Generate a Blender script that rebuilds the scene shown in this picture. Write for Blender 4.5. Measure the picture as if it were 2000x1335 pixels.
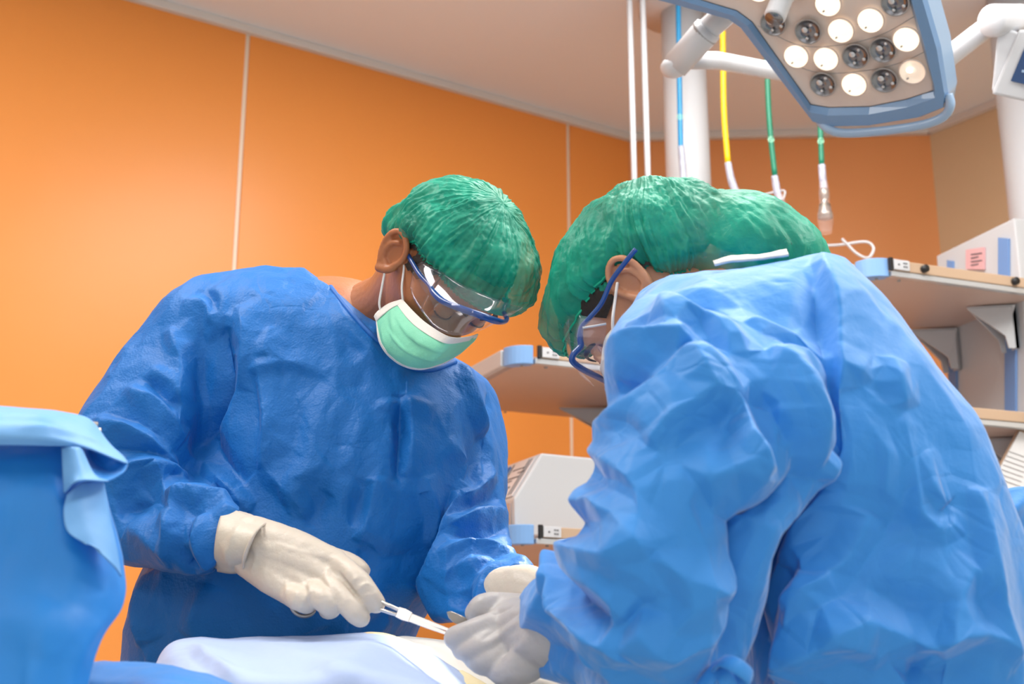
import bpy, bmesh, math, random
import numpy as np
from math import radians, sin, cos, pi
from mathutils import Vector, Matrix, noise
from mathutils.bvhtree import BVHTree
random.seed(7)
SC = bpy.context.scene
for o in list(bpy.data.objects): bpy.data.objects.remove(o)

# ------------------------------------------------------------------ camera
FPX = 2500.0; TH = radians(15); CAM = Vector((0, 0, 1.05))
cd = bpy.data.cameras.new('camera'); co_ = bpy.data.objects.new('camera', cd)
SC.collection.objects.link(co_); SC.camera = co_
cd.sensor_width = 36; cd.lens = 36 * FPX / 2000
cd.clip_start = .05; cd.clip_end = 60
co_.location = CAM; co_.rotation_euler = (radians(90) + TH, 0, 0)
cd.dof.use_dof = True; cd.dof.focus_distance = 1.66; cd.dof.aperture_fstop = 6.3
# ------------------------------------------------------------------ world + exposure
wd = bpy.data.worlds.new('world'); SC.world = wd; wd.use_nodes = True
wd.node_tree.nodes['Background'].inputs[0].default_value = (.9, .93, 1, 1)
wd.node_tree.nodes['Background'].inputs[1].default_value = .3
SC.view_settings.view_transform = 'Standard'; SC.view_settings.look = 'None'
SC.view_settings.gamma = 1; SC.view_settings.use_curve_mapping = False
SC.view_settings.exposure = 0.02
def area(name, loc, target, sx, sy, power, col=(1, 1, 1)):
    l = bpy.data.lights.new(name, 'AREA'); l.shape = 'RECTANGLE'; l.size = sx; l.size_y = sy
    l.energy = power; l.color = col
    o = bpy.data.objects.new(name, l); SC.collection.objects.link(o); o.location = loc
    o.rotation_euler = (Vector(target) - Vector(loc)).to_track_quat('-Z', 'Y').to_euler()
    return o
# fill lamps added out of view under the ceiling (panels modelled further down)
PANELS = [(-1.0, 1.3), (0.4, 2.0), (1.5, 1.2), (-1.6, -0.6), (0.6, -0.8)]
PW = [21, 30, 34, 10, 10]
for (x, y), w in zip(PANELS, PW):
    area('ceiling_panel_light', (x, y, 2.86), (x, y + (.0 if y > 0 else .5), 0), .55, 1.15, w, (1, .97, .93))
area('doorway_light', (-.3, -2.2, 1.4), (0, 2.2, 2.9), 3.0, 1.6, 18, (.95, .97, 1))  # unseen fill lamp added behind the camera to brighten ceiling and front

# ------------------------------------------------------------------ projection helpers (photo 2000 x 1335)
def ray(px, py):
    cx = (px - 1000) / FPX; cy = (667.5 - py) / FPX
    return Vector((cx, cos(TH) - cy * sin(TH), sin(TH) + cy * cos(TH)))
def P(px, py, y):
    r = ray(px, py); return CAM + r * (y / r.y)
def Pz(px, py, z):
    r = ray(px, py); return CAM + r * ((z - CAM.z) / r.z)
def Ppl(px, py, pt, n):
    r = ray(px, py); return CAM + r * ((pt - CAM).dot(n) / r.dot(n))
def camdir(x, y, z):                       # vector in camera-aligned axes (right, away, up) -> world
    return Vector((x, y * cos(TH) - z * sin(TH), y * sin(TH) + z * cos(TH)))

# ------------------------------------------------------------------ materials
def lin(c):
    if isinstance(c, str): c = [int(c[i:i+2], 16) / 255 for i in (0, 2, 4)]
    return tuple([(v / 12.92 if v <= .04045 else ((v + .055) / 1.055) ** 2.4) for v in c] + [1])
def mat(name, col, rough=.5, metal=0, bump=None, var=0, vscale=8, emit=None, alpha=None, sheen=0, sss=0, spec=.5, coat=0, trans=0, weave=0, crease=0):
    m = bpy.data.materials.new(name); m.use_nodes = True
    nt = m.node_tree; N = nt.nodes; L = nt.links
    b = N['Principled BSDF']; c = lin(col)
    b.inputs['Base Color'].default_value = c
    b.inputs['Roughness'].default_value = rough; b.inputs['Metallic'].default_value = metal
    b.inputs['Specular IOR Level'].default_value = spec
    if sheen: b.inputs['Sheen Weight'].default_value = sheen; b.inputs['Sheen Roughness'].default_value = .4
    if sss:
        b.inputs['Subsurface Weight'].default_value = sss; b.inputs['Subsurface Radius'].default_value = (.012, .005, .003)
        b.inputs['Subsurface Scale'].default_value = 1
    if coat: b.inputs['Coat Weight'].default_value = coat
    if trans: b.inputs['Transmission Weight'].default_value = trans
    if emit:
        b.inputs['Emission Color'].default_value = lin(emit[0]); b.inputs['Emission Strength'].default_value = emit[1]
    tc = N.new('ShaderNodeTexCoord')
    if var:
        n = N.new('ShaderNodeTexNoise'); n.inputs['Scale'].default_value = vscale; n.inputs['Detail'].default_value = 4
        L.new(tc.outputs['Object'], n.inputs['Vector'])
        mx = N.new('ShaderNodeMix'); mx.data_type = 'RGBA'
        mx.inputs[6].default_value = tuple([v * (1 - var) for v in c[:3]] + [1])
        mx.inputs[7].default_value = tuple([min(1, v * (1 + var)) for v in c[:3]] + [1])
        L.new(n.outputs['Fac'], mx.inputs[0]); L.new(mx.outputs[2], b.inputs['Base Color'])
    prev = None
    for (sc, st, det) in (bump or []):
        n = N.new('ShaderNodeTexNoise'); n.inputs['Scale'].default_value = sc; n.inputs['Detail'].default_value = det
        L.new(tc.outputs['Object'], n.inputs['Vector'])
        bp = N.new('ShaderNodeBump'); bp.inputs['Strength'].default_value = 1; bp.inputs['Distance'].default_value = st
        L.new(n.outputs['Fac'], bp.inputs['Height'])
        if prev: L.new(prev.outputs[0], bp.inputs['Normal'])
        prev = bp
    if weave:
        w = N.new('ShaderNodeTexVoronoi'); w.inputs['Scale'].default_value = 330
        L.new(tc.outputs['Object'], w.inputs['Vector'])
        bp = N.new('ShaderNodeBump'); bp.inputs['Distance'].default_value = weave
        L.new(w.outputs['Distance'], bp.inputs['Height'])
        if prev: L.new(prev.outputs[0], bp.inputs['Normal'])
        prev = bp
    for csc, cw in ((9, 1.0), (21, .5)):
        if not crease: break
        nz = N.new('ShaderNodeTexNoise'); nz.inputs['Scale'].default_value = 5; L.new(tc.outputs['Object'], nz.inputs['Vector'])
        ad = N.new('ShaderNodeVectorMath'); ad.operation = 'MULTIPLY_ADD'; ad.inputs[1].default_value = (.16, .16, .16)
        L.new(nz.outputs['Color'], ad.inputs[0]); L.new(tc.outputs['Object'], ad.inputs[2])
        w = N.new('ShaderNodeTexVoronoi'); w.feature = 'DISTANCE_TO_EDGE'; w.inputs['Scale'].default_value = csc; L.new(ad.outputs[0], w.inputs['Vector'])
        mr = N.new('ShaderNodeMapRange'); mr.inputs[1].default_value = 0; mr.inputs[2].default_value = .12; L.new(w.outputs['Distance'], mr.inputs[0])
        n2 = N.new('ShaderNodeTexNoise'); n2.inputs['Scale'].default_value = 7; L.new(tc.outputs['Object'], n2.inputs['Vector'])
        m3 = N.new('ShaderNodeMapRange'); m3.inputs[1].default_value = .47; m3.inputs[2].default_value = .66; L.new(n2.outputs['Fac'], m3.inputs[0])
        bp = N.new('ShaderNodeBump'); bp.inputs['Distance'].default_value = crease * cw
        L.new(m3.outputs[0], bp.inputs['Strength']); L.new(mr.outputs[0], bp.inputs['Height'])
        if prev: L.new(prev.outputs[0], bp.inputs['Normal'])
        prev = bp
    if prev: L.new(prev.outputs[0], b.inputs['Normal'])
    if alpha is not None:
        t = N.new('ShaderNodeBsdfTransparent'); ms = N.new('ShaderNodeMixShader'); out = N['Material Output']
        L.new(t.outputs[0], ms.inputs[1]); L.new(b.outputs[0], ms.inputs[2]); L.new(ms.outputs[0], out.inputs[0])
        if isinstance(alpha, tuple):       # (min, max) crumpled translucency
            n = N.new('ShaderNodeTexNoise'); n.inputs['Scale'].default_value = alpha[2]; n.inputs['Detail'].default_value = 3
            L.new(tc.outputs['Object'], n.inputs['Vector'])
            mr = N.new('ShaderNodeMapRange'); mr.inputs[1].default_value = .35; mr.inputs[2].default_value = .65
            mr.inputs[3].default_value = alpha[0]; mr.inputs[4].default_value = alpha[1]
            L.new(n.outputs['Fac'], mr.inputs[0]); L.new(mr.outputs[0], ms.inputs[0])
        else: ms.inputs[0].default_value = alpha
    return m
M = {}
M['orange'] = mat('orange_wall', 'f29a4a', .33, var=.03, vscale=1.2, bump=[(3, .002, 2)], spec=.35)
M['orange2'] = mat('orange_back_wall', 'eea062', .4, var=.03, vscale=1.2)
M['beige'] = mat('beige_wall', 'dcc19c', .6, var=.03, vscale=2)
M['ceil'] = mat('ceiling_paint', 'e8ecf1', .6, var=.02, vscale=1)
M['trim'] = mat('trim_white', 'd9d3ce', .5)
M['seam'] = mat('joint_sealant', 'f6e4d0', .5)
M['floor'] = mat('floor_vinyl', 'd2d6d4', .35, var=.04)
M['hall'] = mat('white_wall', 'e8e8e6', .6)
M['white'] = mat('white_enamel', 'd0d2d7', .35, coat=.2)
M['white2'] = mat('white_plastic', 'c4c6ca', .4)
M['grey'] = mat('grey_plastic', '9c9a9a', .45)
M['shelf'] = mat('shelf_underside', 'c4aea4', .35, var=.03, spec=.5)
M['tan'] = mat('tan_rail', 'c2a68c', .45)
M['alu'] = mat('aluminium', 'd0d4d8', .3, metal=.5)
M['lblue'] = mat('pale_blue_plastic', '7fabe0', .4)
M['sblue'] = mat('strip_blue', '6f93c8', .45)
M['black'] = mat('black_rubber', '1c1c1e', .5)
M['dark'] = mat('dark_screen', '2c4670', .2)
M['gown1'] = mat('gown_fabric', '0869b8', .55, var=.07, vscale=3, bump=[(26, .003, 4), (90, .0008, 2)], sheen=.08, weave=.0003, spec=.35, crease=.0011)
M['gown2'] = mat('light_gown_fabric', '338cdc', .58, var=.06, vscale=3, bump=[(22, .003, 4)], sheen=.4, spec=.4, crease=.0018)
M['gownin'] = mat('gown_binding', '1a66ba', .55)
M['drape'] = mat('drape_fabric', '1b84d8', .5, var=.08, vscale=6, bump=[(14, .004, 3)], sheen=.25)
M['drapel'] = mat('light_drape_fabric', '6fabe4', .55, bump=[(20, .003, 3)])
M['pdrape'] = mat('pale_drape_fabric', 'b2c6ec', .6, bump=[(12, .006, 3), (60, .001, 2)], var=.04, vscale=6)
M['gauze'] = mat('cream_gauze', 'efe0b4', .7, bump=[(60, .002, 3)])
M['sheetw'] = mat('white_sheet', 'f4f0e6', .7, bump=[(12, .006, 3)])
M['skin1'] = mat('skin', 'b4714a', .45, var=.10, vscale=25, bump=[(160, .0006, 3)], sss=.15)
M['skin2'] = mat('lighter_skin', 'd19470', .45, var=.10, vscale=25, bump=[(160, .0006, 3)], sss=.15)
M['hair'] = mat('black_hair', '1d1512', .5, bump=[(120, .002, 4)])
M['cap'] = mat('cap_fabric', '009f82', .5, var=.28, vscale=14, alpha=(.56, .95, 13), bump=[(30, .004, 4), (220, .0006, 2)], sheen=.08, spec=.4)
M['capband'] = mat('cap_band', '08b48c', .55, alpha=.95, bump=[(220, .0006, 2)])
M['mask'] = mat('mask_fabric', '86dfbb', .65, var=.2, vscale=16, bump=[(60, .0012, 3), (500, .0003, 2)])
M['maskw'] = mat('mask_white', 'ece9e2', .7, bump=[(400, .0004, 2)])
M['string'] = mat('ear_loop_elastic', 'f2efec', .7)
M['frame'] = mat('goggle_frame', '17488f', .3, coat=.4)
M['glove'] = mat('latex', 'd3c8b9', .42, var=.05, vscale=20, bump=[(70, .0016, 4)], sss=.1, spec=.4)
M['glove2'] = mat('grey_latex', 'b9b5b3', .45, var=.05, vscale=20, bump=[(50, .002, 4)], sss=.1)
M['steel'] = mat('polished_steel', 'e0dcd6', .26, metal=1)
M['steel2'] = mat('brushed_steel', 'a8a29a', .35, metal=1)
M['lampblue'] = mat('lamp_frame_blue', '6d93bd', .35, coat=.3)
M['lampblue2'] = mat('lamp_rim_blue', '94b0ce', .35, coat=.3)
M['lampface'] = mat('lamp_face', 'd6c8c0', .3, coat=.3)
M['lenson'] = mat('lit_lens', 'fff4e0', .2, emit=('ffe9cf', .85))
M['lensmid'] = mat('dim_lens', 'e8e0d6', .2, emit=('ffe0c0', .35))
M['lensoff'] = mat('dark_reflector', '85878c', .25, metal=.8)
M['led'] = mat('lens_dot', 'ffffff', .1, emit=('fffaf2', 1.6))
M['hoseb'] = mat('blue_hose', '0f86bd', .4)
M['hosey'] = mat('yellow_hose', 'f6c400', .4)
M['hoseg'] = mat('green_hose', '04775a', .4)
M['wrap'] = mat('plastic_wrap', 'b9bccd', .2, bump=[(60, .003, 3)], var=.3, vscale=60, alpha=.8)
M['clearwrap'] = mat('clear_plastic', 'f0d8d4', .15, bump=[(60, .003, 3)], alpha=.16)
M['paper'] = mat('paper', 'e8e8ea', .7)
M['pink'] = mat('pink_label', 'dba9ac', .6)
M['red'] = mat('red_button', 'b02030', .4)
M['yellow'] = mat('yellow_button', 'ecd42c', .4)
M['bluebtn'] = mat('blue_button', '1e6fb4', .4)
M['ink'] = mat('ink', '55585e', .6)
M['lgreen'] = mat('light_green_mark', 'b8f5d4', .5)
M['lblmark'] = mat('light_blue_mark', '9fd0f0', .5)
M['brow'] = mat('eyebrow_hair', '2a1a14', .6)
M['eye'] = mat('eye_white', 'd9cfc8', .15)
M['iris'] = mat('iris', '1a0e0a', .1)
M['trouser'] = mat('trouser_cloth', '1e5f96', .7)
M['shoe'] = mat('shoe_white', 'dadada', .5)
M['panel'] = mat('light_panel', 'ffffff', .5, emit=('fff8f0', 3))  # glowing face of the added ceiling fill panels
def visor_mat():
    m = bpy.data.materials.new('clear_visor'); m.use_nodes = True; nt = m.node_tree; N = nt.nodes; L = nt.links
    N.remove(N['Principled BSDF']); out = N['Material Output']
    t = N.new('ShaderNodeBsdfTransparent'); t.inputs[0].default_value = (.96, .95, .98, 1)
    g = N.new('ShaderNodeBsdfGlossy'); g.inputs['Roughness'].default_value = .08; g.inputs[0].default_value = (.85, .85, .88, 1)
    d = N.new('ShaderNodeBsdfDiffuse'); d.inputs[0].default_value = (.8, .75, .85, 1)
    lw = N.new('ShaderNodeLayerWeight'); lw.inputs[0].default_value = .5; pw = N.new('ShaderNodeMath'); pw.operation = 'POWER'; pw.inputs[1].default_value = 3.0; L.new(lw.outputs['Facing'], pw.inputs[0])
    f = N.new('ShaderNodeMath'); f.operation = 'MULTIPLY_ADD'; f.inputs[1].default_value = .40; f.inputs[2].default_value = .045; L.new(pw.outputs[0], f.inputs[0])
    m1 = N.new('ShaderNodeMixShader'); m2 = N.new('ShaderNodeMixShader'); m2.inputs[0].default_value = .025
    L.new(f.outputs[0], m1.inputs[0]); L.new(t.outputs[0], m1.inputs[1]); L.new(g.outputs[0], m1.inputs[2])
    L.new(m1.outputs[0], m2.inputs[1]); L.new(d.outputs[0], m2.inputs[2]); L.new(m2.outputs[0], out.inputs[0])
    return m
M['visor'] = visor_mat()

# ------------------------------------------------------------------ object helpers
def mesh(name, verts, faces):
    me = bpy.data.meshes.new(name); me.from_pydata([tuple(v) for v in verts], [], faces); me.update(); return me
def link(name, me, m=None, parent=None, smooth=True):
    o = bpy.data.objects.new(name, me); SC.collection.objects.link(o)
    if m is not None:
        for mm in (m if isinstance(m, (list, tuple)) else [m]): me.materials.append(mm)
    if smooth: me.polygons.foreach_set('use_smooth', [True] * len(me.polygons))
    if parent is not None:
        o.parent = parent; o.matrix_parent_inverse = root_matrix(parent).inverted()
    return o
def root_matrix(o):
    mtx = o.matrix_basis.copy()
    if o.parent: mtx = root_matrix(o.parent) @ o.matrix_parent_inverse @ mtx
    return mtx
def tag(o, label=None, cat=None, group=None, kind=None):
    if label: o['label'] = label
    if cat: o['category'] = cat
    if group: o['group'] = group
    if kind: o['kind'] = kind
    return o
def thing(name, loc, label, cat, group=None):
    o = bpy.data.objects.new(name, None); SC.collection.objects.link(o); o.location = loc; o.empty_display_size = .05
    return tag(o, label, cat, group)
class MB:                                   # mesh collector
    def __init__(s): s.v = []; s.f = []; s.mi = []
    def add(s, v, f, mi=0):
        k = len(s.v); s.v += [tuple(x) for x in v]; s.f += [tuple(i + k for i in q) for q in f]; s.mi += [mi] * len(f)
    def box(s, c, ax, ay, az, mi=0):        # centre + half vectors
        c, ax, ay, az = map(Vector, (c, ax, ay, az))
        v = [c + ax * i + ay * j + az * k for k in (-1, 1) for j in (-1, 1) for i in (-1, 1)]
        s.add(v, [(0, 2, 3, 1), (4, 5, 7, 6), (0, 1, 5, 4), (2, 6, 7, 3), (0, 4, 6, 2), (1, 3, 7, 5)], mi)
    def prism(s, poly, d, mi=0):            # polygon points extruded by vector d
        n = len(poly); d = Vector(d); v = [Vector(p) for p in poly] + [Vector(p) + d for p in poly]
        s.add(v, [tuple(range(n)), tuple(range(2 * n - 1, n - 1, -1))] + [(i, i + n, (i + 1) % n + n, (i + 1) % n) for i in range(n)], mi)
    def tube(s, pts, rad, n=12, mi=0, cap=True, flat=1):
        pts = [Vector(p) for p in pts]; rad = rad if hasattr(rad, '__len__') else [rad] * len(pts)
        t0 = (pts[1] - pts[0]).normalized(); up = t0.orthogonal().normalized(); vs = []
        for i, p in enumerate(pts):
            t = (pts[min(i + 1, len(pts) - 1)] - pts[max(i - 1, 0)]).normalized()
            up = (up - t * up.dot(t)).normalized(); w = t.cross(up)
            vs += [p + (up * cos(a) + w * sin(a) * flat) * rad[i] for a in [2 * pi * k / n for k in range(n)]]
        fs = [(i * n + k, i * n + (k + 1) % n, (i + 1) * n + (k + 1) % n, (i + 1) * n + k) for i in range(len(pts) - 1) for k in range(n)]
        if cap: fs += [tuple(range(n - 1, -1, -1)), tuple((len(pts) - 1) * n + k for k in range(n))]
        s.add(vs, fs, mi)
    def ellipsoid(s, c, ax, ay, az, nu=20, nv=12, mi=0):
        c, ax, ay, az = map(Vector, (c, ax, ay, az)); v = [c + az]; f = []
        for j in range(1, nv):
            for i in range(nu):
                a = 2 * pi * i / nu; b = pi * j / nv; v.append(c + ax * (sin(b) * cos(a)) + ay * (sin(b) * sin(a)) + az * cos(b))
        v.append(c - az); e = len(v) - 1
        for i in range(nu): f.append((0, 1 + i, 1 + (i + 1) % nu)); f.append((e, e - nu + (i + 1) % nu, e - nu + i))
        for j in range(nv - 2):
            for i in range(nu): a = 1 + j * nu; f.append((a + i, a + nu + i, a + nu + (i + 1) % nu, a + (i + 1) % nu))
        s.add(v, f, mi)
    def chain(s, pts, n=16):                # capsule chain: pts with radius, rounded ends
        P_ = [(Vector(p), r) for p, r in pts]; ps = []; rs = []
        k = 4
        d0 = (P_[0][0] - P_[1][0]).normalized()
        for i in range(k): a = pi / 2 * (1 - i / k); ps.append(P_[0][0] + d0 * P_[0][1] * sin(a)); rs.append(max(1e-4, P_[0][1] * cos(a)))
        q = crom([tuple(p) + (r,) for p, r in P_], 5)
        for x in q: ps.append(Vector(x[:3])); rs.append(x[3])
        d1 = (P_[-1][0] - P_[-2][0]).normalized()
        for i in range(1, k + 1): a = pi / 2 * i / k; ps.append(P_[-1][0] + d1 * P_[-1][1] * sin(a)); rs.append(max(1e-4, P_[-1][1] * cos(a)))
        s.tube(ps, rs, n)
    def build(s, name, m, parent=None, smooth=True, bevel=0):
        me = mesh(name, s.v, s.f)
        o = link(name, me, m, parent, smooth)
        if isinstance(m, (list, tuple)): me.polygons.foreach_set('material_index', s.mi)
        b = bmesh.new(); b.from_mesh(me); bmesh.ops.recalc_face_normals(b, faces=b.faces)
        if bevel:
            bmesh.ops.bevel(b, geom=[e for e in b.edges if len(e.link_faces) == 2 and e.calc_face_angle(0) > .5], offset=bevel, segments=2, affect='EDGES', profile=.6)
        b.to_mesh(me); b.free()
        if not smooth or bevel: me.polygons.foreach_set('use_smooth', [False] * len(me.polygons))
        return o
def crom(pts, k):                            # Catmull-Rom through tuples, k steps per span
    p = np.array(pts, float); n = len(p); out = []
    for i in range(n - 1):
        a = p[i - 1] if i else 2 * p[0] - p[1]; b = p[i]; c = p[i + 1]; d = p[i + 2] if i + 2 < n else 2 * p[-1] - p[-2]
        for j in range(k):
            t = j / k; out.append(.5 * (2 * b + (c - a) * t + (2 * a - 5 * b + 4 * c - d) * t * t + (3 * b - a - 3 * c + d) * t ** 3))
    out.append(p[-1]); return [tuple(x) for x in out]
def loft(mb, rows, k=4, n=44, pw=2.4):       # rows: xl,yl,dl, xr,yr,dr, thickness
    R = crom(rows, k); vs = []
    for (xl, yl, dl, xr, yr, dr, t) in R:
        a = P(xl, yl, dl); b = P(xr, yr, dr); c = (a + b) / 2; u = (b - a) / 2; un = u.normalized()
        v = (c - CAM).normalized(); v = (v - un * v.dot(un)).normalized() * t / 2
        for i in range(n):
            an = 2 * pi * i / n; ca, sa = cos(an), sin(an)
            vs.append(c + u * math.copysign(abs(ca) ** (2 / pw), ca) + v * math.copysign(abs(sa) ** (2 / pw), sa))
    m = len(R); f = [(i * n + q, i * n + (q + 1) % n, (i + 1) * n + (q + 1) % n, (i + 1) * n + q) for i in range(m - 1) for q in range(n)]
    f += [tuple(range(n - 1, -1, -1)), tuple((m - 1) * n + q for q in range(n))]
    mb.add(vs, f)
def remesh(mb, voxel, smooth_it=6, factor=.5, sub=0):
    me = mesh('tmp', mb.v, mb.f)
    b = bmesh.new(); b.from_mesh(me); bmesh.ops.recalc_face_normals(b, faces=b.faces); b.to_mesh(me); b.free()
    o = bpy.data.objects.new('tmp', me); SC.collection.objects.link(o)
    r = o.modifiers.new('r', 'REMESH'); r.mode = 'VOXEL'; r.voxel_size = voxel
    if smooth_it: s = o.modifiers.new('s', 'SMOOTH'); s.iterations = smooth_it; s.factor = factor
    if sub: s = o.modifiers.new('u', 'SUBSURF'); s.levels = sub; s.render_levels = sub
    dg = bpy.context.evaluated_depsgraph_get(); out = bpy.data.meshes.new_from_object(o.evaluated_get(dg))
    bpy.data.objects.remove(o); bpy.data.meshes.remove(me); return out
def getco(me): a = np.empty(len(me.vertices) * 3); me.vertices.foreach_get('co', a); return a.reshape(-1, 3)
def setco(me, a): me.vertices.foreach_set('co', a.ravel()); me.update()
def getno(me): a = np.empty(len(me.vertices) * 3); me.vertices.foreach_get('normal', a); return a.reshape(-1, 3)
def folds(me, F, gain=1.0):                    # carve folds: each (pixel polyline, height m, width one side m, width other side m)
    co = getco(me); no = getno(me); H = np.zeros(len(co))
    bv = BVHTree.FromPolygons([tuple(c) for c in co], [tuple(p.vertices) for p in me.polygons])
    for (pl, amp, wl, wr) in F:
        sm = crom(pl, 6) if len(pl) > 2 else crom(pl, 8)
        pts = []; ns = []; seen = []
        for k, (x, y) in enumerate(sm):
            h = bv.ray_cast(CAM, ray(x, y).normalized())
            if h[0] is not None: pts.append(h[0]); ns.append(h[1]); seen.append(k / (len(sm) - 1))
        if len(pts) < 2: continue
        A = np.array(pts); NN = np.array(ns); w = max(wl, wr) * 1.45
        lo = A.min(0) - w; hi = A.max(0) + w
        idx = np.where(((co > lo) & (co < hi)).all(1))[0]
        if not len(idx): continue
        V = co[idx]; bd = np.full(len(idx), 9.); bs = np.zeros(len(idx)); bt = np.zeros(len(idx))
        for i in range(len(A) - 1):
            e = A[i + 1] - A[i]; L2 = e @ e
            if L2 < 1e-12 or L2 > .08 ** 2: continue
            t = np.clip(((V - A[i]) @ e) / L2, 0, 1); q = V - (A[i] + t[:, None] * e); d = np.linalg.norm(q, axis=1)
            s = q @ np.cross(e, NN[i]); u = d < bd
            bd[u] = d[u]; bs[u] = s[u]; bt[u] = (seen[i] + (seen[i + 1] - seen[i]) * t)[u]
        ww = np.where(bs > 0, wl, wr) * 1.45; x = np.clip(1 - bd / ww, 0, 1)
        x = x ** 1.55
        taper = np.clip(np.sin(np.clip(bt, 0, 1) * pi), 0, 1) ** .5 * .85 + .15
        face = np.clip((no[idx] @ (NN.mean(0) / np.linalg.norm(NN.mean(0)))) * 1.6 - .1, 0, 1)
        H[idx] += gain * amp * x * taper * face
    setco(me, co + no * H[:, None])
def crumple(me, amp, sc, seed=0, stretch=(1, 1, 1), soft=0, mask=None):
    co = getco(me); no = getno(me); h = np.zeros(len(co)); S = Vector(stretch); o = Vector((seed * 3.1, seed * 1.7, seed * .9))
    for i, c in enumerate(co):
        p = Vector((c[0] * S.x, c[1] * S.y, c[2] * S.z)) * sc + o
        w = noise.noise_vector(p * .6) * .7
        q = p + w
        a = 1 - abs(noise.noise(q)) * 2.2
        b = 1 - abs(noise.noise(q * 2.1 + Vector((5, 5, 5)))) * 2.2
        h[i] = a * .65 + b * .25 + noise.noise(p * .5) * soft
    if mask is not None: h *= mask(co)
    setco(me, co + no * (h * amp)[:, None])
def planar(me, faces, levels=2, its=2):
    """simplify to large planar cloth facets with crisp creases, then round them slightly"""
    o = bpy.data.objects.new('tmp', me); SC.collection.objects.link(o)
    d = o.modifiers.new('d', 'DECIMATE'); d.ratio = faces / (2 * len(me.polygons))
    t = o.modifiers.new('t', 'SUBSURF'); t.levels = levels; t.render_levels = levels; t.subdivision_type = 'SIMPLE'
    q = o.modifiers.new('q', 'SMOOTH'); q.iterations = its; q.factor = .5
    dg = bpy.context.evaluated_depsgraph_get(); out = bpy.data.meshes.new_from_object(o.evaluated_get(dg))
    bpy.data.objects.remove(o); bpy.data.meshes.remove(me); return out
def facets(me, amp, sc, seed=0, stretch=(1, 1, 1), mix=.5):
    co = getco(me); no = getno(me); h = np.zeros(len(co)); R = Matrix.Rotation(.7, 3, 'X') @ Matrix.Rotation(.5, 3, 'Z'); o = Vector((seed * 7.3, seed * 2.7, 1.1 * seed))
    S = Vector(stretch)
    for i, c in enumerate(co):
        p = R @ Vector((c[0] * S.x, c[1] * S.y, c[2] * S.z)) * sc + o
        p = p + noise.noise_vector(p * .7) * .45
        d = noise.voronoi(p, distance_metric='MANHATTAN')[0]
        k = .5 + .5 * noise.noise(p * .35 + o)
        h[i] = (min(d[0], 1.2) * (1 - mix) - min(d[1] - d[0], .5) * mix - .35) * (.45 + .9 * max(0, k))
    setco(me, co + no * (h * amp)[:, None])
def patch(name, net, m, parent=None, k=8, thick=.0, foldlist=None, crump=None, label=None, closed=False):
    # net: rows of (px,py,depth) control points, same count per row
    rows = [crom([tuple(P(*c)) for c in r], k) for r in net]
    cols = list(zip(*rows)); cols = [crom(list(c), k) for c in cols]
    nr = len(cols[0]); nc = len(cols); v = [cols[j][i] for i in range(nr) for j in range(nc)]
    f = [(i * nc + j, i * nc + j + 1, (i + 1) * nc + j + 1, (i + 1) * nc + j) for i in range(nr - 1) for j in range(nc - 1)]
    me = mesh(name, v, f)
    b = bmesh.new(); b.from_mesh(me)
    nn = sum((fc.normal for fc in b.faces), Vector()); cc = sum((x.co for x in b.verts), Vector()) / len(b.verts)
    if nn.dot(CAM - cc) < 0: bmesh.ops.reverse_faces(b, faces=b.faces)
    b.to_mesh(me); b.free()
    if foldlist: folds(me, foldlist)
    if crump: crumple(me, *crump)
    o = link(name, me, m, parent)
    if thick:
        s = o.modifiers.new('t', 'SOLIDIFY'); s.thickness = thick; s.offset = -1
    return o
def px_of(p):
    v = Vector(p) - CAM; fw = v.y * cos(TH) + v.z * sin(TH); up = -v.y * sin(TH) + v.z * cos(TH)
    return 1000 + FPX * v.x / fw, 667.5 - FPX * up / fw

# ================================================================== ROOM
ZC = 2.9
A_ = Pz(290, 0, ZC); B_ = Pz(1225, 265, ZC); C_ = Pz(1815, 252, ZC); D_ = Pz(1932, 204, ZC)
dl = (A_ - B_).normalized(); dr = (D_ - C_).normalized()
AL = B_ + dl * 4.6; DR = C_ + dr * 2.9
poly = [Vector((p.x, p.y, 0)) for p in (AL, B_, C_, DR)] + [Vector((DR.x, -3, 0)), Vector((AL.x, -3, 0))]
mb = MB(); mb.prism(poly, (0, 0, -.1)); tag(mb.build('floor', M['floor'], smooth=False), kind='structure')
mb = MB(); mb.prism([p + Vector((0, 0, ZC)) for p in poly], (0, 0, .1)); tag(mb.build('ceiling', M['ceil'], smooth=False), kind='structure')
def wallseg(name, a, b, m):
    a = Vector((a.x, a.y, 0)); b = Vector((b.x, b.y, 0)); d = (b - a).normalized(); n = Vector((-d.y, d.x, 0))
    if n.dot(Vector((0, .5, 0)) - a) > 0: n = -n
    mb = MB(); mb.prism([a, b, b + n * .1, a + n * .1], (0, 0, ZC)); o = mb.build(name, m, smooth=False)
    return tag(o, kind='structure'), -n, d
wl, nl, tl = wallseg('wall_left', B_, AL, M['seam'])
wallseg('wall_back', B_, C_, M['orange2'])
wallseg('wall_right', C_, DR, M['beige'])
wallseg('wall_side', poly[3], poly[4], M['hall']); wallseg('wall_rear', poly[4], poly[5], M['hall']); wallseg('wall_far_left', poly[5], poly[0], M['hall'])
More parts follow.
